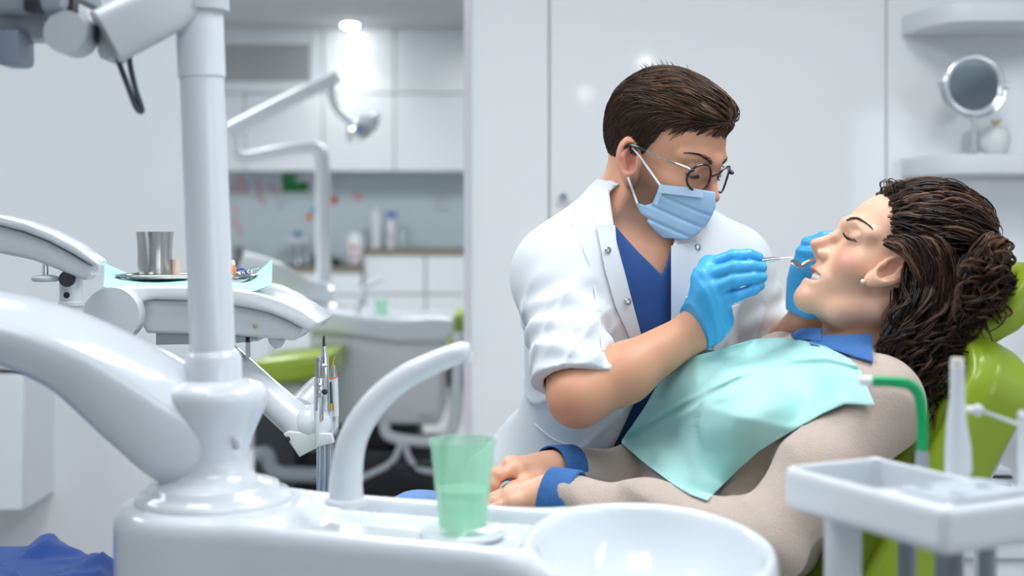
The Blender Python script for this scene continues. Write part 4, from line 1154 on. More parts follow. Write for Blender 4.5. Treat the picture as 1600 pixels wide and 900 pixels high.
def snap_to(f, q, off, it=3, e=.0012):
    """move an array of points onto the level set f = off"""
    q = np.array(q, float).reshape(-1, 3); n = len(q)
    off = np.broadcast_to(np.asarray(off, float), (n,))
    for _ in range(it):
        st = np.concatenate([q, q + [e, 0, 0], q + [0, e, 0], q + [0, 0, e]]).astype(np.float32)
        dd = f(st).astype(float).reshape(4, n)
        g_ = ((dd[1:] - dd[0]) / e).T
        g_ /= np.maximum(np.linalg.norm(g_, axis=1, keepdims=True), 1e-6)
        q = q - g_ * (dd[0] - off)[:, None]
    return q
def flow_strands(f, roots, flow, L, off, m, wob_amp=0.0, rng=None):
    """grow strands along a direction field, hugging the surface f; returns (n, m, 3)"""
    n = len(roots); p = snap_to(f, roots, -.0006); out = [p]
    step = (L / (m - 1))[:, None]
    for k in range(1, m):
        d = flow(p) + (rng.normal(0, wob_amp, (n, 3)) if wob_amp else 0)
        d /= np.maximum(np.linalg.norm(d, axis=1, keepdims=True), 1e-6)
        p = snap_to(f, p + d * step, off * min(1.0, k / 2.0), 2)
        out.append(p)
    return np.stack(out, 1)

M_skin_d = mat('skin_tan', (.55, .28, .18), .48, attr='Col', sss=.12, noise=.06, nscale=60, bump=.05, bscale=500)
M_skin_p = mat('skin_fair', (.66, .38, .26), .42, attr='Col', sss=.12, noise=.04, nscale=60, bump=.03, bscale=600)
M_hair = mat('hair', (.04, .02, .015), .42, attr='Col', spec=.32)
M_coat = mat('white_coat_cotton', (.69, .725, .77), .75, bump=.06, bscale=900, sheen=.1)
M_scrub = mat('navy_scrub_cotton', (.018, .075, .26), .75, bump=.1, bscale=800, sheen=.15)
M_glove = mat('blue_nitrile', (.055, .40, .78), .38, bump=.06, bscale=250)
M_mask = mat('light_blue_mask', (.40, .62, .84), .75, bump=.1, bscale=900)
M_maskw = mat('white_strap', (.85, .87, .9), .6)
M_sweater = mat('beige_sweater', (.47, .385, .335), .9, bump=.6, bscale=420, sheen=.25, noise=.08, nscale=90)
M_denim = mat('blue_denim', (.035, .13, .36), .8, bump=.3, bscale=900, noise=.25, nscale=150)
M_jeans = mat('pale_jeans', (.16, .30, .58), .8, bump=.2, bscale=800, noise=.1, nscale=100)
M_frame = mat('black_acetate', (.012, .012, .015), .2, coat=.4)
M_lens = mat('clear_lens', (.95, .97, 1.0), .02, trans=.9, alpha=.12, ior=1.1)
# ================================================================== the dentist
HD = W(1037, 245, 2.03)
HM = frame_from((.72, -.604, -.342))
def dl(P): return (P - HD.astype(np.float32)) @ HM
def dw(q): return HD + np.asarray(q, float) @ HM.T.astype(float)
DP = dict(w=1.0, nose=(.110, -.030), jr=.016, ear=(-.010, -.012), esc=1.22, chinz=-.094, chinx=.070)
N_ = W(990, 372, 2.075); RC = W(987, 545, 2.08); AB = W(985, 730, 2.16); PV = W(985, 880, 2.26)
SR, SL = W(872, 432, 1.99), W(1140, 424, 2.13)
ER, WRD = W(903, 620, 1.83), W(1089, 514, 1.895)
EL, WLD = W(1212, 560, 2.16), W(1264, 494, 1.99)
def axes(s, w):
    s = s / np.linalg.norm(s); w = w - s * (w @ s); w /= np.linalg.norm(w)
    return np.stack([s, w, np.cross(w, s)], 1)          # spine, width(left), normal
RA = axes(N_ - AB, SL - SR)
def d_torso(P, o=0.0):
    d = s_ell(P, RC, (.25 + o, .168 + o, .112 + o), RA)
    d = smin(d, s_cone(P, SR, SL, .054 + o, .052 + o), .06)
    d = smin(d, s_ell(P, AB, (.22 + o, .158 + o, .12 + o), RA), .05)
    d = smin(d, s_ell(P, PV, (.14 + o, .17 + o, .13 + o), RA), .06)
    for S in (SR, SL):
        d = smin(d, s_cone(P, W(988, 325, 2.06), S + np.array([0, 0, .02]), .046 + o, .035 + o), .03)
    return d
def d_neck(P, o=0.0):
    return s_cone(P, dw((-.030, 0, -.040)), W(988, 400, 2.075), .056 + o, .064 + o)
def d_arm_r(P, o=0.0):
    d = s_cone(P, SR, ER, .050 + o, .041 + o)
    m = ER * .62 + WRD * .38
    return smin(d, chain(P, [ER, m + np.array([0, 0, -.004]), WRD, WRD + (WRD - ER) * .12], [.042 + o, .042 + o, .0285 + o, .026 + o], .02), .02)
def d_arm_l(P, o=0.0):
    d = s_cone(P, SL, EL, .050 + o, .041 + o)
    return smin(d, chain(P, [EL, WLD, WLD + (WLD - EL) * .1], [.041 + o, .028 + o, .026 + o], .02), .02)
def doc_upper(P):
    d = head_sdf(dl(P), DP)
    d = smin(d, d_neck(P), .022)
    # larynx
    d = smin(d, s_ell(P, dw((.024, 0, -.150)), (.016, .016, .022)), .02)
    return smin(d, d_torso(P, -.004), .045)
g = G()
lo, hi = bbox_of([HD, HD], .18)
lo = np.array([W(840, 400, 2.1)[0], 1.84, W(1000, 450, 2.0)[2]]); hi = np.array([W(1160, 400, 2.1)[0], 2.28, HD[2] + .17])
v, f = sdf_mesh(doc_upper, lo, hi, .0024)
q = dl(v.astype(np.float32)).astype(float)
skin = np.array([.64, .325, .205]); colr = np.tile(skin, (len(v), 1))
def blend(col, mask, c):
    mask = np.clip(mask, 0, 1)[:, None]; return col * (1 - mask) + np.array(c) * mask
# flushed ears and nose, stubble along the jaw
colr = blend(colr, .55 * np.clip(1 - np.linalg.norm((q - [-.010, -.080, -.010]) / [.03, .02, .04], axis=1) ** 2, 0, 1) * 1.6, (.70, .28, .20))
colr = blend(colr, .5 * np.clip(1 - np.linalg.norm((q - [.105, 0, -.02]) / [.03, .02, .04], axis=1) ** 2, 0, 1), (.70, .29, .21))
st = np.clip((-.010 - q[:, 2]) / .03, 0, 1) * np.clip((q[:, 0] - (-.004 - .10 * np.clip(-q[:, 2] - .07, 0, .1))) / .012, 0, 1) * np.clip((q[:, 2] + .128) / .030, 0, 1)
st *= np.clip(1 - (q[:, 0] - .05 - .3 * (-.03 - q[:, 2])) / .03, 0, 1)
colr = blend(colr, .78 * st, (.13, .075, .05))
g.add((v, f), colr)
lo, hi = bbox_of([SR, ER, WRD], .085)
v, f = sdf_mesh(lambda P: d_arm_r(P, -.001), lo, hi, .0032)
g.add((v, f), np.tile(skin * [.97, .95, .93], (len(v), 1)))
lo, hi = bbox_of([SL, EL, WLD], .085)
v, f = sdf_mesh(lambda P: d_arm_l(P, -.001), lo, hi, .004)
g.add((v, f), np.tile(skin, (len(v), 1)))
v, f = sdf_mesh(lambda P: d_torso(P, -.012), *bbox_of([N_, PV, SR, SL], .22), .008)
g.add((v, f), np.tile(skin, (len(v), 1)))
doc = empty('person', np.array([PV[0], PV[1] + .05, 0]), 'seated dentist in white coat, blue face mask and blue gloves leaning over the patient', 'person')
obj('body', g, M_skin_d, doc, angle=180)

# scrubs: tunic with a V neck
def d_scrub(P):
    d = d_torso(P, .004)
    vn = poly_cut(P, [(955, 335), (962, 352), (998, 392), (1034, 429), (1042, 410), (1049, 380), (1100, 330), (1000, 250), (940, 300)])
    d = smax(d, -vn, .002)
    d = smax(d, -(d_neck(P, .010)), .004)
    return d + .0012 * wob(P, 60, 3) + .0018 * wob(P, 28, 5)
obj('scrub_top', sdf_mesh(d_scrub, *bbox_of([N_, PV, SR, SL], .24), .0036), M_scrub, doc, angle=180)
x0 = np.array([W(x, y, 1.0) for x, y in ((958, 352), (998, 394), (1034, 430))])
nb_g = np.array([[(a + (b - a) * t) for t in (0, 1)] for a, b in zip([(958, 351), (975, 369), (998, 392), (1018, 412), (1034, 428)], [(953, 359), (970, 378), (993, 401), (1013, 421), (1031, 438)])]) if False else None

# white coat
OPEN = [(952, 300), (962, 372), (980, 440), (1000, 520), (1009, 552), (1004, 590), (992, 628), (972, 672), (948, 720), (990, 740), (1035, 620), (1049, 540), (1050, 470), (1049, 395), (1056, 360), (1070, 300), (1010, 260)]
SLV_R = SR * .10 + ER * .90; SLV_RN = (ER - SR) / np.linalg.norm(ER - SR)
hemdir = SLV_RN * .93 + np.array([-.12, 0, -.30]); hemdir /= np.linalg.norm(hemdir)
SLV_L = SL * .16 + EL * .84; SLV_LN = (EL - SL) / np.linalg.norm(EL - SL)
def d_sleeve(P, A, B, r0, r1, seed, hem_p, hem_n):
    d = s_cone(P, A, B + (B - A) * .25, r0, r1)
    ax = (B - A) / np.linalg.norm(B - A)
    h = (P - A.astype(np.float32)) @ ax.astype(np.float32)
    side = np.cross(ax, (0, 1, 0)); side /= np.linalg.norm(side)
    s = (P - A.astype(np.float32)) @ side.astype(np.float32)
    d = d + .0052 * (np.abs(np.sin(h * 42 + s * 34 + 2.4 * wob(P, 20, seed))) - .5) * np.clip(h / .07, 0, 1) + .0030 * np.sin(h * 120 - s * 50 + 3 * wob(P, 25, seed + 3)) * np.clip(h / .1, 0, 1) + .0030 * wob(P, 40, seed + 1)
    d = d - .0065 * np.clip(1 - np.abs(np.sin(h * 33 + s * 48 + 1.8 * wob(P, 15, seed + 7))), 0, 1) ** 4 * np.clip((h - .02) / .06, 0, 1)
    d = np.maximum(d, ((P - hem_p.astype(np.float32)) @ hem_n.astype(np.float32)))
    return d
def d_coat_full(P):
    d = d_torso(P, .017)
    d = smin(d, s_cone(P, W(945, 690, 2.17), W(838, 790, 2.24), .135, .14), .06)
    d = smin(d, s_cone(P, W(900, 620, 2.13), W(905, 720, 2.16), .07, .08), .05)
    d = d + .003 * wob(P, 17, 11) + .0026 * wob(P, 38, 12)
    # long soft folds running from the shoulder to the hem
    u = (P - RC.astype(np.float32)) @ RA[:, 1].astype(np.float32)
    z = P[:, 2]
    d = d + .0028 * np.sin(u * 85 + z * 22 + 2 * wob(P, 9, 4)) * np.clip((1.06 - z) / .2, 0, 1)
    d = d - .005 * np.clip(1 - np.abs(np.sin(u * 30 - z * 24 + 1.6 * wob(P, 10, 14))), 0, 1) ** 5 * np.clip((1.02 - z) / .1, 0, 1)
    d = smin(d, d_sleeve(P, SR, ER, .060, .062, 21, SLV_R, hemdir), .028)
    d = smin(d, d_sleeve(P, SL, EL, .058, .062, 31, SLV_L, SLV_LN), .028)
    return d
def d_coat(P):
    d = d_coat_full(P)
    d = smax(d, -d_torso(P, .0055), .001)
    d = smax(d, -d_neck(P, .012), .003)
    op = poly_cut(P, OPEN)
    n_ = (P - RC.astype(np.float32)) @ RA[:, 2].astype(np.float32)
    op = np.maximum(op, -(n_ - .0))
    d = smax(d, -op, .002)
    for A, B, R in ((SR, ER, .0455), (SL, EL, .0455)):
        d = np.maximum(d, -s_cone(P, A * .45 + B * .55, B * 1.5 - A * .5, R, R))
    # back hem
    return np.maximum(d, .30 - P[:, 2])
lo, hi = bbox_of([N_ + [0, 0, .06], PV, SR, SL, ER, EL, W(830, 800, 2.24)], .16)
lo[2] = .30
n_dir = RA[:, 2] if RA[1, 2] < 0 else -RA[:, 2]
RA[:, 2] = n_dir
obj('white_coat', sdf_mesh(d_coat, lo, hi, .0039), M_coat, doc, angle=180)
# stand-up collar
def d_collar(P):
    a, b = dw((-.045, 0, -.085)), W(985, 405, 2.08)
    o = s_cone(P, a, b, .066, .079); i = s_cone(P, a, b, .0605, .0735)
    d = np.maximum(o, -i)
    x, y = proj(P)
    top = poly_cut(P, [(900, 450), (930, 330), (946, 288), (958, 292), (970, 348), (1000, 470), (940, 500)])
    right = poly_cut(P, [(1046, 470), (1047, 372), (1062, 345), (1090, 350), (1110, 420), (1090, 470)])
    back = np.maximum(-(P[:, 1] - 2.075), -(P[:, 2] - W(0, 430, 2.1)[2]))
    back = np.maximum(back, P[:, 2] - W(0, 292, 2.1)[2] + .2 * np.maximum(P[:, 0] - W(960, 0, 2.1)[0], 0))
    d = smax(d, np.minimum(np.minimum(top, right), back), .003)
    return d
lo, hi = bbox_of([dw((-.045, 0, -.085)), W(985, 405, 2.08)], .11)
obj('collar', sdf_mesh(d_collar, lo, hi, .0022), M_coat, doc, angle=180)
# plackets along both opening edges, sewn on the coat surface
def band(name, top, bottom, left, right, m_, parent, f, off=.0035, thick=.0022, n=24, k=10):
    return obj(name, sheet(drape(coons(top, bottom, left, right, n, k), f, off, 4), thick), m_, parent, angle=60)
band('placket', [(932, 352), (945, 420), (962, 480), (985, 530), (1006, 566)], [(961, 352), (964, 392), (981, 446), (1000, 516), (1010, 556)], [(932, 352), (961, 352)], [(1006, 566), (1010, 556)], M_coat, doc, d_coat_full)
band('placket', [(1049, 384), (1049, 450), (1049, 520), (1049, 560)], [(1094, 376), (1102, 402), (1096, 470), (1088, 545)], [(1049, 384), (1094, 376)], [(1049, 560), (1088, 545)], M_coat, doc, d_coat_full)
band('chest_pocket', [(1118, 486), (1135, 482), (1154, 476)], [(1114, 560), (1134, 560), (1152, 556)], [(1118, 486), (1114, 560)], [(1154, 476), (1152, 556)], M_coat, doc, d_coat_full, .003)
for (x, y) in ((950, 391), (981, 471), (1090, 386), (1076, 467)):
    h_, b_ = march(d_coat_full, [x], [y]); c = W(x, y, b_[0] - .0065)
    obj('snap', lathe([(0, 0), (.0048, 0), (.0052, .0012), (.004, .0024), (.0026, .0022), (.002, .0012), (0, .0012)], c, 18, (.25, -1, .1)), M_steel, doc)

hem_ = drape(np.array([[(836, 662)], [(846, 672)], [(862, 684)], [(880, 692)], [(895, 697)], [(896, 708)], [(897, 722)]], float), d_coat_full, .002, 0)[:, 0]
obj('pocket_edge', tube(smooth_path(hem_, 4), .0010, 6), M_coat, doc)
sm_ = drape(np.array([[p_] for p_ in [(893, 350), (914, 395), (929, 450), (937, 505), (942, 548)]], float), d_coat_full, .0006, 0)[:, 0]
obj('armhole_seam', tube(smooth_path(sm_, 6), .0016, 6), M_coat, doc)
# trousers and shoes (mostly hidden behind the patient)
def d_legs(P):
    d = s_ell(P, PV, (.13, .165, .125), RA)
    for kn, an in (((-.22, 2.36, .52), (-.20, 2.42, .10)), ((.62, 2.42, .52), (.60, 2.50, .10))):
        d = smin(d, chain(P, [PV + np.array([0, .05, -.02]), kn, an], [.09, .068, .05], .03), .04)
    return d
obj('trousers', sdf_mesh(d_legs, (-.40, 2.0, .04), (.80, 2.70, .75), .008), mat('white_trousers', (.74, .77, .82), .8), doc, angle=180)
for (x, y) in ((-.20, 2.40), (.60, 2.48)):
    obj('shoe', ellipsoid((x, y - .05, .045), (.05, .13, .045)), M_white2, doc)
sc2 = np.array([PV[0], PV[1] + .05, 0])
ds = empty('dentist_stool', sc2, 'round wheeled stool the dentist sits on', 'stool')
obj('seat', lathe([(0, .30), (.17, .30), (.18, .33), (.17, .37), (0, .37)], sc2, 32), M_dark, ds)
obj('post', lathe([(.025, .05), (.025, .30)], sc2, 16), M_chrome, ds)
for k in range(5):
    a = 2 * math.pi * k / 5 + .3
    e = sc2 + np.array([.24 * math.cos(a), .24 * math.sin(a), .07])
    lg = obj('leg', tube([sc2 + [0, 0, .09], e], [.02, .014], 10), M_chrome, ds)
    obj('caster', lathe([(0, -.012), (.028, -.012), (.028, .012), (0, .012)], e - [0, 0, .042], 16, (math.sin(a), -math.cos(a), 0)), M_dark, lg)

# face mask
MASK = [(1031, 287), (1070, 292), (1100, 297), (1118, 300), (1118, 325), (1108, 346), (1094, 362), (1074, 374), (1036, 372), (1016, 356), (1003, 338), (992, 316), (1008, 321), (1020, 317), (1026, 302)]
def d_mask_core(P):
    q_ = dl(P)
    d = s_ell(q_, (.028, 0, -.035), (.062, .060, .085))
    d = smin(d, s_ell(q_, (.082, 0, -.050), (.030, .026, .040)), .045)
    d = smin(d, s_ell(q_, (.078, 0, -.100), (.022, .028, .022)), .035)
    for s in (-1, 1):
        d = smin(d, chain(q_, [(-.004, s * .048, -.060), (.038, s * .033, -.094), (.076, s * .009, -.104)], [.016, .017, .015], .01), .03)
    return d
def d_mask(P):
    q_ = dl(P)
    c = d_mask_core(P) - .007
    t = q_[:, 2] + .35 * q_[:, 0] * 0
    ple = np.abs(((t + .018 * np.cos(q_[:, 1] * 18)) / .021) % 1 - .15)
    c = c + .0022 * np.clip(1 - ple / .18, 0, 1) * np.clip((-.040 - t) / .01, 0, 1)
    d = smax(c, -(c + .004), .0)
    d = np.maximum(d, poly_cut(P, MASK))
    return np.maximum(d, .0 - (q_[:, 0] - .012))
lo, hi = dw((.04, 0, -.07)) - .12, dw((.04, 0, -.07)) + .12
mask = obj('face_mask', sdf_mesh(d_mask, lo, hi, .0016), M_mask, doc, angle=180)
dmc = lambda P: d_mask_core(P) - .008
band('nose_strip', [(1030, 288), (1065, 292), (1098, 297)], [(1029, 301), (1063, 305), (1099, 309)], [(1030, 288), (1029, 301)], [(1098, 297), (1099, 309)], mat('mask_top_band', (.52, .70, .88), .7), mask, dmc, .0022, .001, 20, 5)
band('edge_band', [(1031, 289), (1028, 303), (1021, 318)], [(1036, 290), (1034, 304), (1026, 321)], [(1031, 289), (1036, 290)], [(1021, 318), (1026, 321)], mat('mask_side_band', (.46, .66, .87), .7), mask, dmc, .0022, .001, 10, 4)
def on_head(x, y, off): 
    h_, b_ = march(doc_upper, [x], [y]); return W(x, y, b_[0] - off)
for pts in ([(1031, 289), (1012, 262), (996, 240), (988, 231)], [(996, 318), (990, 302), (985, 288), (981, 277)]):
    obj('ear_loop', tube(smooth_path([on_head(x, y, .004) for (x, y) in pts], 5), .0018, 8), M_maskw, mask)

# glasses
gl = empty('glasses', dw((.1, 0, 0)), 'round black glasses with silver temples worn by the dentist', 'glasses')
gl.parent = None
for s in (-1, 1):
    a = np.linspace(0, 2 * math.pi, 41)
    ring = np.stack([.1025 - .004 * np.abs(np.cos(a)) - .012 * (s * (s * .034 + .0235 * np.cos(a)) / .06) ** 2, s * .034 + .0240 * np.cos(a), -.004 + .0215 * np.sin(a) - .002 * np.abs(np.cos(a)) ** 3], 1)
    rim = obj('rim', tube(np.array([dw(p_) for p_ in ring]), .0018, 8, caps=False), M_frame, gl)
    cen = ring[:-1].mean(0)
    vv = [dw(cen)] + [dw(p_) for p_ in ring[:-1]]
    ff = [(0, i, i % 40 + 1) for i in range(1, 41)]
    n2 = np.array(vv) - HM[:, 0] * .0012
    tri = ff + [tuple(41 + k for k in t_[::-1]) for t_ in ff] + [(i, 41 + i, 41 + i % 40 + 1, i % 40 + 1) for i in range(1, 41)]
    obj('lens', (np.concatenate([vv, n2]), tri), M_lens, rim, smooth=False)
    tpth = [(.0935, s * .058, .006), (.088, s * .066, .008), (.05, s * .0745, .009), (.012, s * .0805, .012)]
    obj('temple', tube([dw(p_) for p_ in tpth], [.0022, .0018, .0014, .0014], 8), M_chrome, gl)
    obj('temple_tip', tube(smooth_path([dw(p_) for p_ in ((.018, s * .080, .0118), (.0, s * .0825, .013), (-.014, s * .083, .010), (-.028, s * .081, -.004))], 5), .0025, 8), M_frame, gl)
    obj('hinge', ellipsoid(dw((.0925, s * .0585, .006)), (.004, .004, .003)), M_frame, gl)
obj('bridge', tube(smooth_path([dw(p_) for p_ in ((.1015, -.0115, .001), (.1045, -.005, .0045), (.105, 0, .005), (.1045, .005, .0045), (.1015, .0115, .001))], 4), .0017, 8), M_frame, gl)
for s in (-1, 1): obj('nose_pad', ellipsoid(dw((.097, s * .0085, -.008)), (.002, .0015, .004)), M_lens, gl)

# hair: a close scalp volume and combed strands
def d_scalp(q_):
    cap = s_ell(q_, (-.016, 0, .041), (.101, .0800, .094))
    top = s_ell(q_, (.012, -.004, .094), (.078, .062, .036))
    cap = smin(cap, top, .025)
    cap = smin(cap, s_ell(q_, (.060, 0, .090), (.030, .050, .024)), .02)
    x, y, z = q_[:, 0], np.abs(q_[:, 1]), q_[:, 2]
    lim = np.interp(z, [-.09, -.05, -.01, .005, .045, .062, .075, .09], [-.055, -.045, -.022, .012, .030, .050, .094, .12]).astype(np.float32)
    lim = lim + np.where(z > .05, .020 * np.clip((.05 - y) / .05, -1, 1) * np.clip(1 - (z - .05) / .03, 0, 1), 0)
    cap = smax(cap, (x - lim) * .8, .006)
    return smax(cap, -(z + .085), .01)
def d_hair(P):
    q_ = dl(P)
    d = d_scalp(q_)
    fl = q_[:, 1] * 330 + 10 * np.sin(q_[:, 0] * 40) + 3 * wob(q_, 60, 2)
    up = np.clip((q_[:, 2] - .05) / .04, 0, 1)
    d = d + .0012 * np.sin(fl) * up + .0005 * np.sin(q_[:, 0] * 500 + 3 * wob(q_, 80, 6)) * (1 - up)
    return smax(d, -(ear_sdf(q_, -1, (-.010, -.0765, -.012), -.28, 1.22) - .006), .002)
lo, hi = HD - .165, HD + .165
v, f = sdf_mesh(d_hair, lo, hi, .0022)
qq = dl(v.astype(np.float32)).astype(float)
base = np.array([.055, .032, .022])
cv = base * (1 + .5 * np.sin(qq[:, 1] * 260 + 8 * np.sin(qq[:, 0] * 40))[:, None] * .5)
g = G(); g.add((v, f), cv)
paths, rad, cols = [], [], []
rs_ = np.random.default_rng(5)
def d_scalp_raw(q_):
    cap = s_ell(q_, (-.016, 0, .041), (.101, .0800, .094))
    cap = smin(cap, s_ell(q_, (.012, -.004, .094), (.078, .062, .036)), .025)
    return smin(cap, s_ell(q_, (.060, 0, .090), (.030, .050, .024)), .02)
def in_hair(q_, m=.0):
    lim = np.interp(q_[:, 2], [-.09, -.05, -.01, .005, .045, .062, .075, .09], [-.055, -.045, -.022, .012, .030, .050, .094, .12])
    return (q_[:, 0] < lim - m) & (q_[:, 2] > -.072)
def flow_d(p):
    w = np.clip((p[:, 2] - .055) / .035, 0, 1)[:, None]
    top = np.stack([-np.ones(len(p)), .9 * p[:, 1] / .08 - .25 + .35 * np.sin(p[:, 0] * 60 + p[:, 1] * 40), .25 * np.ones(len(p))], 1)
    side = np.stack([-.55 * np.ones(len(p)), np.zeros(len(p)), -.85 * np.ones(len(p))], 1)
    return top * w + side * (1 - w)
u_ = rs_.normal(size=(9000, 3)); u_ /= np.linalg.norm(u_, axis=1, keepdims=True)
root = snap_to(d_scalp_raw, np.array([-.01, 0, .045]) + u_ * [.10, .08, .09], -.0006)
root = root[in_hair(root, .003)]
root = root[(root[:, 1] < .03) | (root[:, 2] > .06)]
tp_ = np.clip((root[:, 2] - .055) / .035, 0, 1)
L_ = (.014 + .012 * rs_.random(len(root))) * (1 - tp_) + (.035 + .04 * rs_.random(len(root))) * tp_
off_ = (.0006 + .0010 * rs_.random(len(root))) * (1 - tp_) + (.0006 + .0036 * rs_.random(len(root))) * tp_
SP = flow_strands(d_scalp_raw, root, flow_d, L_, off_, 7, .10, rs_)
cl = np.sin(root[:, 1] * 190 + root[:, 0] * 60) * .5 + .5                 # neighbouring locks share a tone
for k in range(len(root)):
    c = np.clip(rs_.uniform(0, 1) ** 2.2 * (.5 + .7 * cl[k]) * (.4 + .6 * tp_[k]), 0, 1)
    paths.append(SP[k] @ HM.T.astype(float) + HD); rad.append(rs_.uniform(.0006, .0010) + .0005 * tp_[k])
    cols.append(np.array([.034, .019, .013]) * (1 - c) + np.array([.21, .115, .065]) * c)
for i in range(26):                                   # short ends standing up at the crown
    q0 = snap_to(d_scalp_raw, (rs_.uniform(-.08, -.01), rs_.uniform(-.05, .03), .14), 0)[0]
    d0_ = np.array([rs_.uniform(-.012, .004), rs_.uniform(-.008, .004), rs_.uniform(.006, .014)])
    paths.append(np.array([dw(q0), dw(q0 + d0_ * .6), dw(q0 + d0_ + [-.004, 0, 0])])); rad.append(.0006); cols.append((.04, .024, .016))
hs_ = strands(paths, rad, cols)
vv, ff = hs_.get(); g.add((vv, ff), np.concatenate(hs_.c))
obj('hair', g, M_hair, doc, angle=180)
# eyebrows and lashes
def brow_lash(prm, to_w, br, la, lash_d, col_b, col_l, parent):
    fh = lambda P_: head_sdf(P_, prm)
    for s in (-1, 1):
        n = 70; t = np.linspace(0, 1, n)
        p0 = np.stack([br[0] - .022 * t ** 1.5, s * (.011 + .041 * t), br[1] + .0075 * np.sin(2.3 * t) + rs_.uniform(-.0022, .0022, n) * (1 - .6 * t)], 1)
        p1 = p0 + np.stack([np.full(n, -.004), np.full(n, s * .0065), .002 - .0035 * t], 1)
        A_, B_, C_ = snap_to(fh, p0, 0., 4), snap_to(fh, (p0 + p1) / 2, .0012, 4), snap_to(fh, p1, .0005, 4)
        obj('eyebrow', strands([np.array([to_w(A_[k]), to_w(B_[k]), to_w(C_[k])]) for k in range(n)], [.00055] * n, [col_b] * n), M_hair, parent, angle=180)
        n = 28; t = np.linspace(0, 1, n)
        p0 = snap_to(fh, np.stack([.0868 - .024 * (t - .25) ** 2, s * (.0215 + .021 * t), la - .003 * np.sin(math.pi * t)], 1), 0., 4)
        pth = []
        for k in range(n):
            e_ = p0[k] + np.array([lash_d[0], s * .003 * (t[k] - .2), lash_d[1]])
            pth.append(np.array([to_w(p0[k]), to_w((p0[k] + e_) / 2 + [0, 0, -.0008]), to_w(e_)]))
        obj('eyelashes', strands(pth, [.0006] * n, [col_l] * n), M_hair, parent, angle=180)
brow_lash(DP, dw, (.0935, .021), -.003, (.0055, -.0035), (.06, .036, .024), (.02, .014, .01), doc)

# gloves
def WW(l): return [W(*a_) for a_ in l]
R_mcp = WW([(1108, 414, 1.878), (1098, 432, 1.862), (1102, 454, 1.854), (1114, 474, 1.856)])
R_pip = WW([(1146, 401, 1.862), (1146, 418, 1.846), (1148, 438, 1.842), (1152, 462, 1.846)])
R_dip = WW([(1170, 399, 1.866), (1174, 417, 1.852), (1176, 434, 1.848), (1176, 453, 1.850)])
R_tip = WW([(1185, 402, 1.868), (1190, 418, 1.856), (1191, 433, 1.852), (1188, 446, 1.854)])
R_th = WW([(1112, 492, 1.90), (1134, 458, 1.905), (1158, 428, 1.892), (1182, 412, 1.882)])
WRG = W(1096, 506, 1.893)
def glove_r(P):
    d = hand_sdf(P, WRG, .029, R_mcp, R_pip, R_dip, R_tip, R_th, rs=(.0112, .0098, .0094, .0080))
    d = smin(d, s_cone(P, W(1122, 500, 1.875), W(1118, 462, 1.868), .022, .018), .02)
    ax = (WRD - ER) / np.linalg.norm(WRD - ER)
    cu = s_cone(P, WRD - ax * .004, WRD + ax * .03, .0318, .030)
    h_ = (P - WRD.astype(np.float32)) @ ax.astype(np.float32)
    d = smin(d, cu, .012)
    d = d + .0006 * np.sin(h_ * 500 + 2 * wob(P, 60, 2)) * np.clip(1 - np.abs(h_ - .012) / .03, 0, 1) + .0006 * wob(P, 130, 3)
    return np.maximum(d, -(h_ + .006))
obj('glove', sdf_mesh(glove_r, *bbox_of(R_tip + R_mcp + [WRD], .05), .0017), M_glove, doc, angle=180)
L_mcp = WW([(1258, 408, 1.958), (1252, 422, 1.965), (1250, 438, 1.975), (1252, 452, 1.985)])
L_pip = WW([(1262, 380, 1.955), (1254, 394, 1.955), (1256, 414, 1.955), (1258, 430, 1.962)])
L_dip = WW([(1286, 371, 1.950), (1272, 396, 1.940), (1274, 416, 1.945), (1276, 434, 1.955)])
L_tip = WW([(1306, 367, 1.950), (1284, 402, 1.940), (1288, 420, 1.945), (1290, 438, 1.955)])
L_th = WW([(1270, 462, 1.975), (1282, 440, 1.955), (1280, 420, 1.942), (1278, 408, 1.936)])
def glove_l(P):
    d = hand_sdf(P, W(1263, 472, 1.985), .028, L_mcp, L_pip, L_dip, L_tip, L_th)
    ax = (WLD - EL) / np.linalg.norm(WLD - EL)
    d = smin(d, s_cone(P, WLD, WLD + ax * .03, .031, .029), .012)
    h_ = (P - W(1263, 486, 1.99).astype(np.float32)) @ np.array([.1, -.2, .97], np.float32)
    return np.maximum(d + .0006 * wob(P, 130, 9), -(h_ + .001))
obj('glove', sdf_mesh(glove_l, *bbox_of(L_tip + L_mcp + [WLD], .05), .002), M_glove, doc, angle=180)
# instruments in the hands
sc_t = empty('dental_explorer', W(1190, 410, 1.868), 'slim steel explorer held in the right blue glove', 'instrument')
obj('handle', tube([W(1150, 414, 1.874), W(1186, 408, 1.868), W(1208, 405, 1.862), W(1220, 403.5, 1.858)], [.0038, .0038, .0034, .0016], 14), M_chrome, sc_t)
obj('tip', tube(smooth_path([W(1219, 403.6, 1.858), W(1232, 402.5, 1.855), W(1240, 403, 1.853)], 4), [.0012, .0008, .0005], 8), M_chrome, sc_t)
mm = empty('mouth_mirror', W(1260, 410, 1.9), 'round steel mouth mirror held at the open mouth', 'mirror')
obj('disc', lathe([(0, -.001), (.0105, -.001), (.0112, 0), (.0105, .0012), (0, .0012)], W(1246, 413, 1.885), 28, (.35, -.42, .84)), M_steel, mm)
obj('handle', tube([W(1252, 415, 1.888), W(1258, 411, 1.893), W(1272, 405, 1.905), W(1330, 385, 1.97)], [.0018, .0030, .0032, .0032], 12), M_chrome, mm)
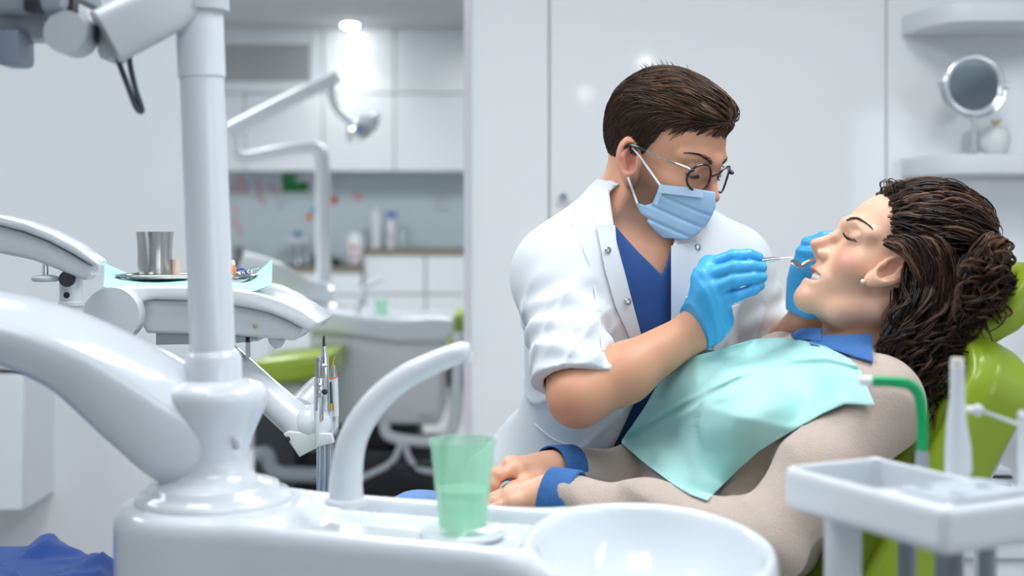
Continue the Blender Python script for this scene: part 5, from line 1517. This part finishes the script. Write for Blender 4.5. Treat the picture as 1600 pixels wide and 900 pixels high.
# ================================================================== the patient
PH = W(1392, 424, 1.85)
TA = math.radians(34)
PM = frame_from((-math.cos(TA), 0, math.sin(TA)), (math.sin(TA), 0, math.cos(TA)))
def pl(P): return (P - PH.astype(np.float32)) @ PM / np.float32(1.0)
def pwd(q): return PH + np.asarray(q, float) @ PM.T.astype(float)
PP = dict(w=.93, nose=(.112, -.028), jr=.013, ear=(.019, -.013), etilt=-.45, esc=1.10, smile=True, chinz=-.100)
NB = W(1328, 560, 1.87); PVp = W(1085, 900, 1.86)
SLp, SRp = W(1370, 632, 1.70), W(1226, 582, 2.03)
PA = axes(NB - PVp, SLp - SRp)
if PA[0, 2] > 0: PA[:, 2] *= -1
TC = NB * .52 + PVp * .48
ELp, WLp = W(1188, 850, 1.60), W(862, 776, 1.72)
ERp, WRp = W(1090, 745, 2.07), W(862, 737, 1.85)
def p_torso(P, o=0.0):
    d = s_ell(P, TC - PA[:, 0] * .01, (.195 + o, .150 + o, .100 + o), PA)
    d = smin(d, s_cone(P, SLp + np.array([.0, .02, 0]), SRp, .050 + o, .050 + o), .05)
    d = smin(d, s_ell(P, W(1215, 690, 1.76) + PA[:, 2] * .05, (.060 + o, .060 + o, .060 + o)), .05)
    d = smin(d, s_ell(P, W(1135, 640, 1.93) + PA[:, 2] * .035, (.060 + o, .060 + o, .060 + o)), .05)
    d = smin(d, s_ell(P, PVp + PA[:, 0] * .06 + PA[:, 2] * .02, (.14 + o, .155 + o, .115 + o), PA), .06)
    for S in (SLp, SRp): d = smin(d, s_cone(P, NB - PA[:, 0] * .02, S, .036 + o, .038 + o), .03)
    return d
def p_neck(P, o=0.0):
    return s_cone(P, pwd((-.022, 0, -.040)), NB + np.array([-.005, 0, -.01]), .046 + o, .052 + o)
def p_upper(P):
    d = head_sdf(pl(P), PP)
    d = smin(d, p_neck(P), .020)
    return smin(d, p_torso(P, -.006), .04)
g = G()
pskin = np.array([.78, .455, .315])
lo = np.array([W(1195, 0, 1.9)[0], 1.70, W(0, 600, 1.9)[2]]); hi = np.array([W(1520, 0, 1.9)[0], 2.02, PH[2] + .16])
v, f = sdf_mesh(p_upper, lo, hi, .0021)
q = pl(v.astype(np.float32)).astype(float)
colr = np.tile(pskin, (len(v), 1))
gs = lambda c, r: np.clip(1 - np.linalg.norm((q - c) / r, axis=1) ** 2, 0, 1)
for s in (-1, 1):
    colr = blend(colr, .75 * gs([.066, s * .040, -.032], [.035, .03, .028]), (.66, .28, .20))
    colr = blend(colr, .6 * gs([.0, s * .075, -.004], [.03, .02, .04]), (.66, .30, .21))
    colr = blend(colr, .55 * gs([.085, s * .032, .006], [.015, .018, .011]), (.42, .22, .16))
colr = blend(colr, .45 * gs([.112, 0, -.030], [.015, .015, .015]), (.68, .30, .22))
lipd = np.minimum(chain(q.astype(np.float32), [(.074, -.030, -.060), (.088, -.013, -.0605), (.0935, 0, -.0600), (.088, .013, -.0605), (.074, .030, -.060)], [.0035, .0052, .0058, .0052, .0035], .004),
                  chain(q.astype(np.float32), [(.073, -.030, -.064), (.085, -.015, -.0785), (.0895, 0, -.0805), (.085, .015, -.0785), (.073, .030, -.064)], [.0032, .0054, .0062, .0054, .0032], .004))
colr = blend(colr, np.clip(1 - lipd / .0016, 0, 1) * (lipd < .0016) * .85, (.56, .19, .17))
tee = np.maximum(s_ell(q.astype(np.float32), (.066, 0, -.067), (.0250, .024, .012)), 0)
mouth = s_ell(q.astype(np.float32), (.088, 0, -.0685), (.021, .028, .0085)) < 0
colr = blend(colr, (mouth & (np.abs(tee) < .0012)).astype(float), (.86, .83, .77))
g.add((v, f), colr)
v, f = sdf_mesh(lambda P: p_torso(P, -.014), *bbox_of([NB, PVp, SLp, SRp], .2), .008)
g.add((v, f), np.tile(pskin, (len(v), 1)))
# hands folded in the lap
fm = WW([(806, 733, 1.80), (799, 729, 1.82), (798, 731, 1.84), (802, 736, 1.86)])
fp = WW([(780, 742, 1.785), (772, 741, 1.808), (772, 744, 1.83), (777, 749, 1.85)])
fd = WW([(771, 757, 1.782), (765, 758, 1.805), (765, 760, 1.828), (771, 762, 1.848)])
ft = WW([(772, 770, 1.785), (767, 772, 1.808), (767, 773, 1.83), (773, 774, 1.85)])
fth = WW([(842, 752, 1.81), (824, 757, 1.785), (808, 763, 1.772), (796, 768, 1.768)])
nm_ = WW([(806, 771, 1.765), (800, 775, 1.748), (800, 780, 1.73), (806, 787, 1.714)])
np_ = WW([(782, 774, 1.768), (775, 778, 1.75), (775, 784, 1.732), (782, 791, 1.716)])
nd_ = WW([(768, 780, 1.77), (760, 785, 1.752), (760, 791, 1.734), (768, 797, 1.718)])
nt_ = WW([(760, 786, 1.772), (751, 792, 1.754), (751, 798, 1.736), (760, 803, 1.72)])
nth = WW([(842, 772, 1.745), (824, 764, 1.765), (806, 763, 1.78), (792, 765, 1.787)])
def p_hands(P):
    a = hand_sdf(P, WRp, .0235, fm, fp, fd, ft, fth, rs=(.0095, .0084, .0078, .0068), rt=(.0135, .0108, .0095, .0076), mr=.0112)
    b = hand_sdf(P, WLp, .0235, nm_, np_, nd_, nt_, nth, rs=(.0095, .0084, .0078, .0068), rt=(.0135, .0108, .0095, .0076), mr=.0112)
    a = smin(a, s_cone(P, WRp, WRp * .75 + ERp * .25, .024, .029), .01)
    b = smin(b, s_cone(P, WLp, WLp * .75 + ELp * .25, .024, .029), .01)
    return np.minimum(a, b)
v, f = sdf_mesh(p_hands, *bbox_of(ft + nt_ + [WRp * .8 + ERp * .2, WLp * .8 + ELp * .2], .045), .0022)
cc_ = np.tile(pskin * [.98, .93, .9], (len(v), 1))
for p0 in fm + fp + nm_ + np_: cc_ = blend(cc_, .35 * np.clip(1 - np.linalg.norm(v - p0, axis=1) / .014, 0, 1), (.66, .27, .20))
g.add((v, f), cc_)
pat = empty('person', np.array([PVp[0], PVp[1], .59]), 'smiling patient with long dark curls and beige sweater reclining in the green chair', 'person')
obj('body', g, M_skin_p, pat, angle=180)

# sweater
def d_sweater_full(P):
    d = p_torso(P, .010)
    ax = (ELp - SLp) / np.linalg.norm(ELp - SLp)
    u = chain(P, [SLp, SLp * .5 + ELp * .5 + np.array([0, -.004, .0]), ELp], [.060, .056, .050], .02)
    u = smin(u, chain(P, [ELp, ELp * .5 + WLp * .5, WLp + (ELp - WLp) * .10], [.050, .046, .036], .02), .025)
    w_ = chain(P, [SRp, ERp, ERp * .5 + WRp * .5, WRp + (ERp - WRp) * .10], [.058, .050, .044, .035], .025)
    d = smin(smin(d, u, .022), w_, .025)
    h_ = (P - SLp.astype(np.float32)) @ ax.astype(np.float32)
    d = d + .0060 * (np.abs(np.sin(h_ * 30 + 2.5 * wob(P, 16, 41))) - .5) * np.clip(1 - np.abs(P[:, 1] - 1.63) / .09, 0, 1)
    sp_ = (P - TC.astype(np.float32)) @ PA[:, 0].astype(np.float32)
    d = d + .0048 * np.sin(sp_ * 75 + 3 * wob(P, 11, 44)) * np.clip((-.03 - sp_) / .08, 0, 1)
    return d + .0025 * wob(P, 34, 43)
def d_sweater(P):
    d = d_sweater_full(P)
    d = smax(d, -p_neck(P, .014), .004)
    for A_, B_ in ((ELp, WLp), (ERp, WRp)):
        ax_ = (B_ - A_) / np.linalg.norm(B_ - A_)
        d = smax(d, np.maximum((P - (B_ - ax_ * .012).astype(np.float32)) @ ax_.astype(np.float32), s_sph(P, B_, .07)), .002) if False else d
    return d
lo, hi = bbox_of([NB, PVp, SLp, SRp, ELp, ERp, WLp, WRp], .13)
obj('sweater', sdf_mesh(d_sweater, lo, hi, .0042), M_sweater, pat, angle=180)
# denim shirt collar and turned-up cuffs
def d_colbase(P): return smin(p_neck(P, .012), d_sweater_full(P) - .003, .03)
band('shirt_collar', [(1262, 535), (1290, 524), (1325, 524), (1362, 522)], [(1268, 540), (1300, 546), (1330, 556), (1364, 566)], [(1262, 535), (1268, 540)], [(1362, 522), (1364, 566)], M_denim, pat, d_colbase, .006, .003, 30, 14)
band('shirt_collar', [(1236, 524), (1250, 515), (1268, 512), (1284, 514)], [(1242, 530), (1256, 531), (1270, 532), (1284, 534)], [(1236, 524), (1242, 530)], [(1284, 514), (1284, 534)], M_denim, pat, d_colbase, .010, .003, 16, 8)
for (A_, B_, k0, tilt) in ((ERp, WRp, .028, .0), (ELp, WLp, .022, .0)):
    ax_ = (B_ - A_) / np.linalg.norm(B_ - A_)
    c_ = B_ - ax_ * .036
    obj('shirt_cuff', lathe([(.0405, 0), (.0425, .002), (.0415, .020), (.0395, .042), (.0380, .0435), (.0365, .042), (.0375, .02), (.0385, .001), (.0405, 0)], c_, 36, tuple(ax_), 1.0, .92), M_denim, pat)
# jeans and shoes
def d_jeans(P):
    d = s_ell(P, PVp + PA[:, 0] * .01, (.12, .165, .12), PA)
    for (kx_, ky_, kz_) in ((-.16, 1.74, .655), (-.14, 1.94, .635)):
        d = smin(d, chain(P, [(PVp[0] - .02, ky_ * .6 + PVp[1] * .4, PVp[2] + .035), (kx_, ky_, kz_), (kx_ - .18, ky_, .42), (kx_ - .24, ky_, .33)], [.085, .060, .048, .04], .03), .03)
    return d + .002 * wob(P, 40, 51)
obj('jeans', sdf_mesh(d_jeans, (-.70, 1.58, .20), (.42, 2.12, .82), .007), M_jeans, pat, angle=180)
for ky_ in (1.74, 1.94): obj('shoe', ellipsoid((-.44, ky_, .34), (.05, .04, .11), 20, 12, rotm(0, -.5, 0)), M_white2, pat)

# paper bib
BT = [(1053, 560), (1090, 555), (1135, 543), (1180, 530), (1215, 528), (1250, 531), (1290, 541), (1330, 562)]
BB = [(1105, 782), (1150, 737), (1185, 705), (1215, 686), (1250, 666), (1285, 646), (1320, 631), (1367, 633)]
BL = [(1053, 560), (1030, 597), (1005, 640), (970, 691), (1005, 722), (1045, 752), (1080, 773), (1105, 782)]
BR = [(1330, 562), (1345, 580), (1354, 603), (1367, 633)]
bg_ = coons(BT, BB, BL, BR, 70, 60)
dr = drape(bg_, d_sweater_full, .013, 30)
uu = np.linspace(0, 1, 70)[:, None]; vv_ = np.linspace(0, 1, 60)[None]
cre = lambda a, b, c, w: np.exp(-((a * uu + b * vv_ - c) / w) ** 2)
fold = .006 * cre(.25, 1, .42, .03) - .004 * cre(.2, 1, .47, .04) + .005 * cre(1, .35, .42, .03) + .004 * cre(1, .5, .75, .03) + .003 * cre(.9, -.4, .12, .03)
fold = fold + .016 * np.exp(-((uu - .46) / .16) ** 2 - ((vv_ - .72) / .16) ** 2) - .010 * np.exp(-((uu - .22) / .16) ** 2 - ((vv_ - .95) / .22) ** 2)
fold = fold + .0015 * np.sin(uu * 31 + vv_ * 9) * np.clip((vv_ - .8) * 5, 0, 1)
fold = np.maximum(fold, -.004)
dr[..., 1] -= fold
sc3 = dr[..., 1:2] / (dr[..., 1:2] + fold[..., None])
dr[..., 0:1] *= sc3; dr[..., 2:3] = CAM_Z + (dr[..., 2:3] - CAM_Z) * sc3
M_bib = mat('mint_bib_paper', (.40, .71, .675), .62, bump=.08, bscale=700, noise=.04, nscale=12)
obj('paper_bib', sheet(dr, .0016), M_bib, label='mint green paper bib spread over the chest of the patient', cat='bib', angle=60)

# ------------------------------------------------------------------ dark curly hair
TIE = W(1524, 380, 1.85)
def p_hairbase(P):
    q_ = pl(P)
    d = s_ell(q_, (-.022, 0, .044), (.098, .080, .086))
    lim = np.interp(q_[:, 2], [-.09, -.04, -.012, .010, .03, .05, .075, .10], [-.050, -.040, -.020, .008, .030, .044, .056, .10]).astype(np.float32)
    d = smax(d, (q_[:, 0] - lim) * .8, .008)
    d = smin(d, s_ell(P, W(1458, 358, 1.85), (.064, .074, .050)), .03)
    d = smin(d, s_ell(P, W(1538, 436, 1.85), (.022, .045, .035)), .02)
    d = smin(d, chain(P, [W(1450, 440, 1.82), W(1462, 520, 1.79), W(1440, 600, 1.755)], [.052, .046, .024], .02), .03)
    ear = ear_sdf(q_, 1, (.019, .0765 * .93, -.013), -.45, 1.10)
    return smax(d, -(ear - .007), .003) + .002 * wob(P, 90, 8)
v, f = sdf_mesh(p_hairbase, W(1330, 700, 1.95) - [0, .35, 0], W(1610, 250, 1.8) + [0, .22, 0], .0035)
hg = G(); hg.add((v, f), np.array([.014, .008, .007]))
rs_ = np.random.default_rng(11)
paths, rad, cols = [], [], []
def lockcol():
    c = rs_.uniform(0, 1) ** 3
    return np.array([.016, .0095, .008]) * (1 - c) + np.array([.15, .078, .048]) * c
def add_lock(ctrl, amp, turns, n_st, r, spread, n=9, grow=True):
    base_ = smooth_path(ctrl, n)
    m = len(base_); t = np.linspace(0, 1, m)
    tg = np.gradient(base_, axis=0); tg /= np.linalg.norm(tg, axis=1, keepdims=True)
    a = np.cross(tg, (0, 1, 0)); a /= np.maximum(np.linalg.norm(a, axis=1, keepdims=True), 1e-6); b = np.cross(tg, a)
    ph_ = rs_.uniform(0, 6.28); A_ = amp * (np.clip(t * 2.2, 0.1, 1) if grow else np.sin(np.pi * t) ** .5)
    th = ph_ + turns * 6.283 * t
    core = base_ + a * (A_ * np.cos(th))[:, None] + b * (A_ * .8 * np.sin(th))[:, None]
    c0 = lockcol()
    for k in range(n_st):
        o1, o2 = rs_.normal(0, spread, 2)
        fr = .35 + .65 * np.abs(np.sin(np.pi * (t * .9 + .05)))
        p_ = core + a * (o1 * fr)[:, None] + b * (o2 * fr)[:, None] + rs_.normal(0, spread * .12, (m, 3))
        paths.append(p_); rad.append(r * rs_.uniform(.6, 1.2)); cols.append(np.clip(c0 * rs_.uniform(.7, 1.4), 0, 1))
def raw_cap(q_):
    d = s_ell(q_, (-.022, 0, .044), (.102, .084, .090))
    P = (PH + q_ @ PM.T).astype(np.float32)
    return smin(d, s_ell(P, W(1458, 358, 1.85), (.066, .078, .054)), .03)
tl = (TIE - PH) @ PM.astype(float)
ctl, offs = [], []
for i in range(360):                                   # swept back from the hairline to the tie
    th = rs_.uniform(-1.75, 1.66) if i % 3 else rs_.uniform(.2, 1.62)     # +: camera side
    z0 = .085 * math.cos(th * .75) + .004; x0_ = np.interp(z0, [-.02, .010, .03, .05, .075, .10], [-.012, .026, .053, .064, .074, .078]) + rs_.normal(0, .005) - rs_.uniform(0, .075) * (rs_.random() < .55)
    q0 = np.array([x0_, .08 * math.sin(th), z0]); off = rs_.uniform(-.001, .006)
    for t in (0, .22, .45, .7, .9):
        ctl.append(q0 * (1 - t) + tl * t + np.array([0, .02 * math.sin(th) * math.sin(math.pi * t), .025 * math.sin(math.pi * t) * math.cos(th)]))
        offs.append(off + .004 * math.sin(2.5 * t + i))
ctl = snap_to(raw_cap, ctl, offs).reshape(-1, 5, 3)
for c5 in ctl:
    pts = [pwd(c_) for c_ in c5] + [TIE + rs_.normal(0, .005, 3)]
    add_lock(pts, rs_.uniform(.002, .0065), rs_.uniform(1.2, 2.6), 6, .0012, .0022, 6, False)
for i in range(150):                                   # loose curls from the tie
    e = W(rs_.uniform(1490, 1562), rs_.uniform(415, 530), rs_.uniform(1.67, 1.72))
    if i % 4 == 0: e = W(rs_.uniform(1545, 1578), rs_.uniform(405, 460), rs_.uniform(1.67, 1.72))
    m1 = W(rs_.uniform(1532, 1572), rs_.uniform(374, 425), rs_.uniform(1.70, 1.78))
    m2 = m1 * .4 + e * .6 + np.array([rs_.uniform(-.006, .008), rs_.uniform(-.01, .01), 0])
    add_lock([TIE + rs_.normal(0, .004, 3), m1, m2, e], rs_.uniform(.008, .015), rs_.uniform(1.2, 2.4), 7, .0012, .0017, 9)
for i in range(270):                                   # long curls falling behind the ear and over the shoulder
    u = rs_.uniform(0, 1)
    s0 = W(1414 + 104 * u, rs_.uniform(366, 448) + 14 * (1 - u), 1.764 + .016 * max(0, 1 - u / .25) + .014 * rs_.random() + .05 * max(u - .7, 0))
    m1 = W(1410 + 112 * u + rs_.uniform(-6, 10), rs_.uniform(470, 515), rs_.uniform(1.735, 1.775))
    yb = rs_.uniform(550, 668)
    xb_ = np.interp(yb, [550, 610, 668], [1372, 1388, 1400]) + u * np.interp(yb, [550, 610, 668], [158, 108, 50]) + rs_.uniform(-6, 6)
    e = W(xb_, yb, rs_.uniform(1.70, 1.745))
    m2 = m1 * .45 + e * .55 + np.array([rs_.uniform(-.012, .012), 0, 0])
    if i % 3 == 0: add_lock([s0, m1, m2, e], rs_.uniform(.010, .018), rs_.uniform(2.0, 3.4), 8, .0012, .0016, 12)
    else: add_lock([s0, m1, m2, e], rs_.uniform(.007, .013), rs_.uniform(1.4, 2.6), 7, .0013, .0020, 10)
for i in range(90):                                    # from above the ear backwards, then down
    u = rs_.uniform(0, 1); r_ = rs_.uniform(0, 1)
    pts = [W(1380 + 52 * u + rs_.uniform(-5, 5), 368 + 24 * r_ * min(1, .5 + u), 1.776), W(1412 + 56 * u, 372 + 30 * r_, 1.757), W(1440 + 56 * u, 408 + 40 * r_, 1.750), W(1434 + 76 * u, 470 + 50 * r_, 1.744)]
    add_lock(pts, rs_.uniform(.002, .006), rs_.uniform(1.0, 2.0), 7, .0012, .0020, 9)
for i in range(60):                                    # nape, under the ear
    s0 = W(rs_.uniform(1398, 1420), rs_.uniform(440, 470), 1.79)
    e = W(rs_.uniform(1362, 1400), rs_.uniform(540, 640), rs_.uniform(1.715, 1.76))
    m1 = s0 * .5 + e * .5 + np.array([rs_.uniform(-.002, .012), -.005, 0])
    add_lock([s0, m1, e], rs_.uniform(.003, .007), rs_.uniform(1.2, 2.2), 6, .0011, .002, 10)
for i in range(22):                                    # curls and fly-aways at the forehead
    q0 = np.array([.066 + rs_.uniform(-.02, .006), rs_.uniform(-.02, .05), .080 + rs_.uniform(-.004, .012)])
    pts = [pwd(q0), pwd(q0 + [.008, .002, .010]), pwd(q0 + [.004 + rs_.uniform(-.006, .010), .003, .020]), pwd(q0 + [-.010, .002, .016])]
    add_lock(pts, .003, 1.2, 3, .0008, .0015, 7)
for i in range(40):
    th = rs_.uniform(-.4, 1.2); q0 = snap_to(raw_cap, (rs_.uniform(-.10, .06), .08 * math.sin(th), .10), .004)[0]
    d_ = rs_.normal(0, 1, 3) * [.014, .01, .006] + [-.014, 0, .006]
    add_lock([pwd(q0), pwd(q0 + d_ * .5 + [0, 0, .004]), pwd(q0 + d_)], .002, 1.0, 1, .0006, .0004, 8)
st_ = strands(paths, rad, cols)
vv2, ff2 = st_.get(); hg.add((vv2, ff2), np.concatenate(st_.c))
hr_ = obj('hair', hg, M_hair, pat, angle=180)
a = np.linspace(0, 2 * math.pi, 25)
obj('hair_tie', tube(np.array([TIE + np.array([.004 * math.sin(t_), .016 * math.cos(t_), .016 * math.sin(t_)]) for t_ in a]), .0035, 8, caps=False), mat('tan_hair_tie', (.36, .22, .15), .6), hr_)
obj('ear_stud', ellipsoid(W(1348, 440, 1.85 - .072), (.0034, .0034, .0034)), mat('pearl', (.8, .76, .68), .2, coat=.5), pat)
# brow and lashes
brow_lash(PP, pwd, (.0945, .0235), .0015, (.0095, .0035), (.045, .026, .018), (.008, .006, .005), pat)
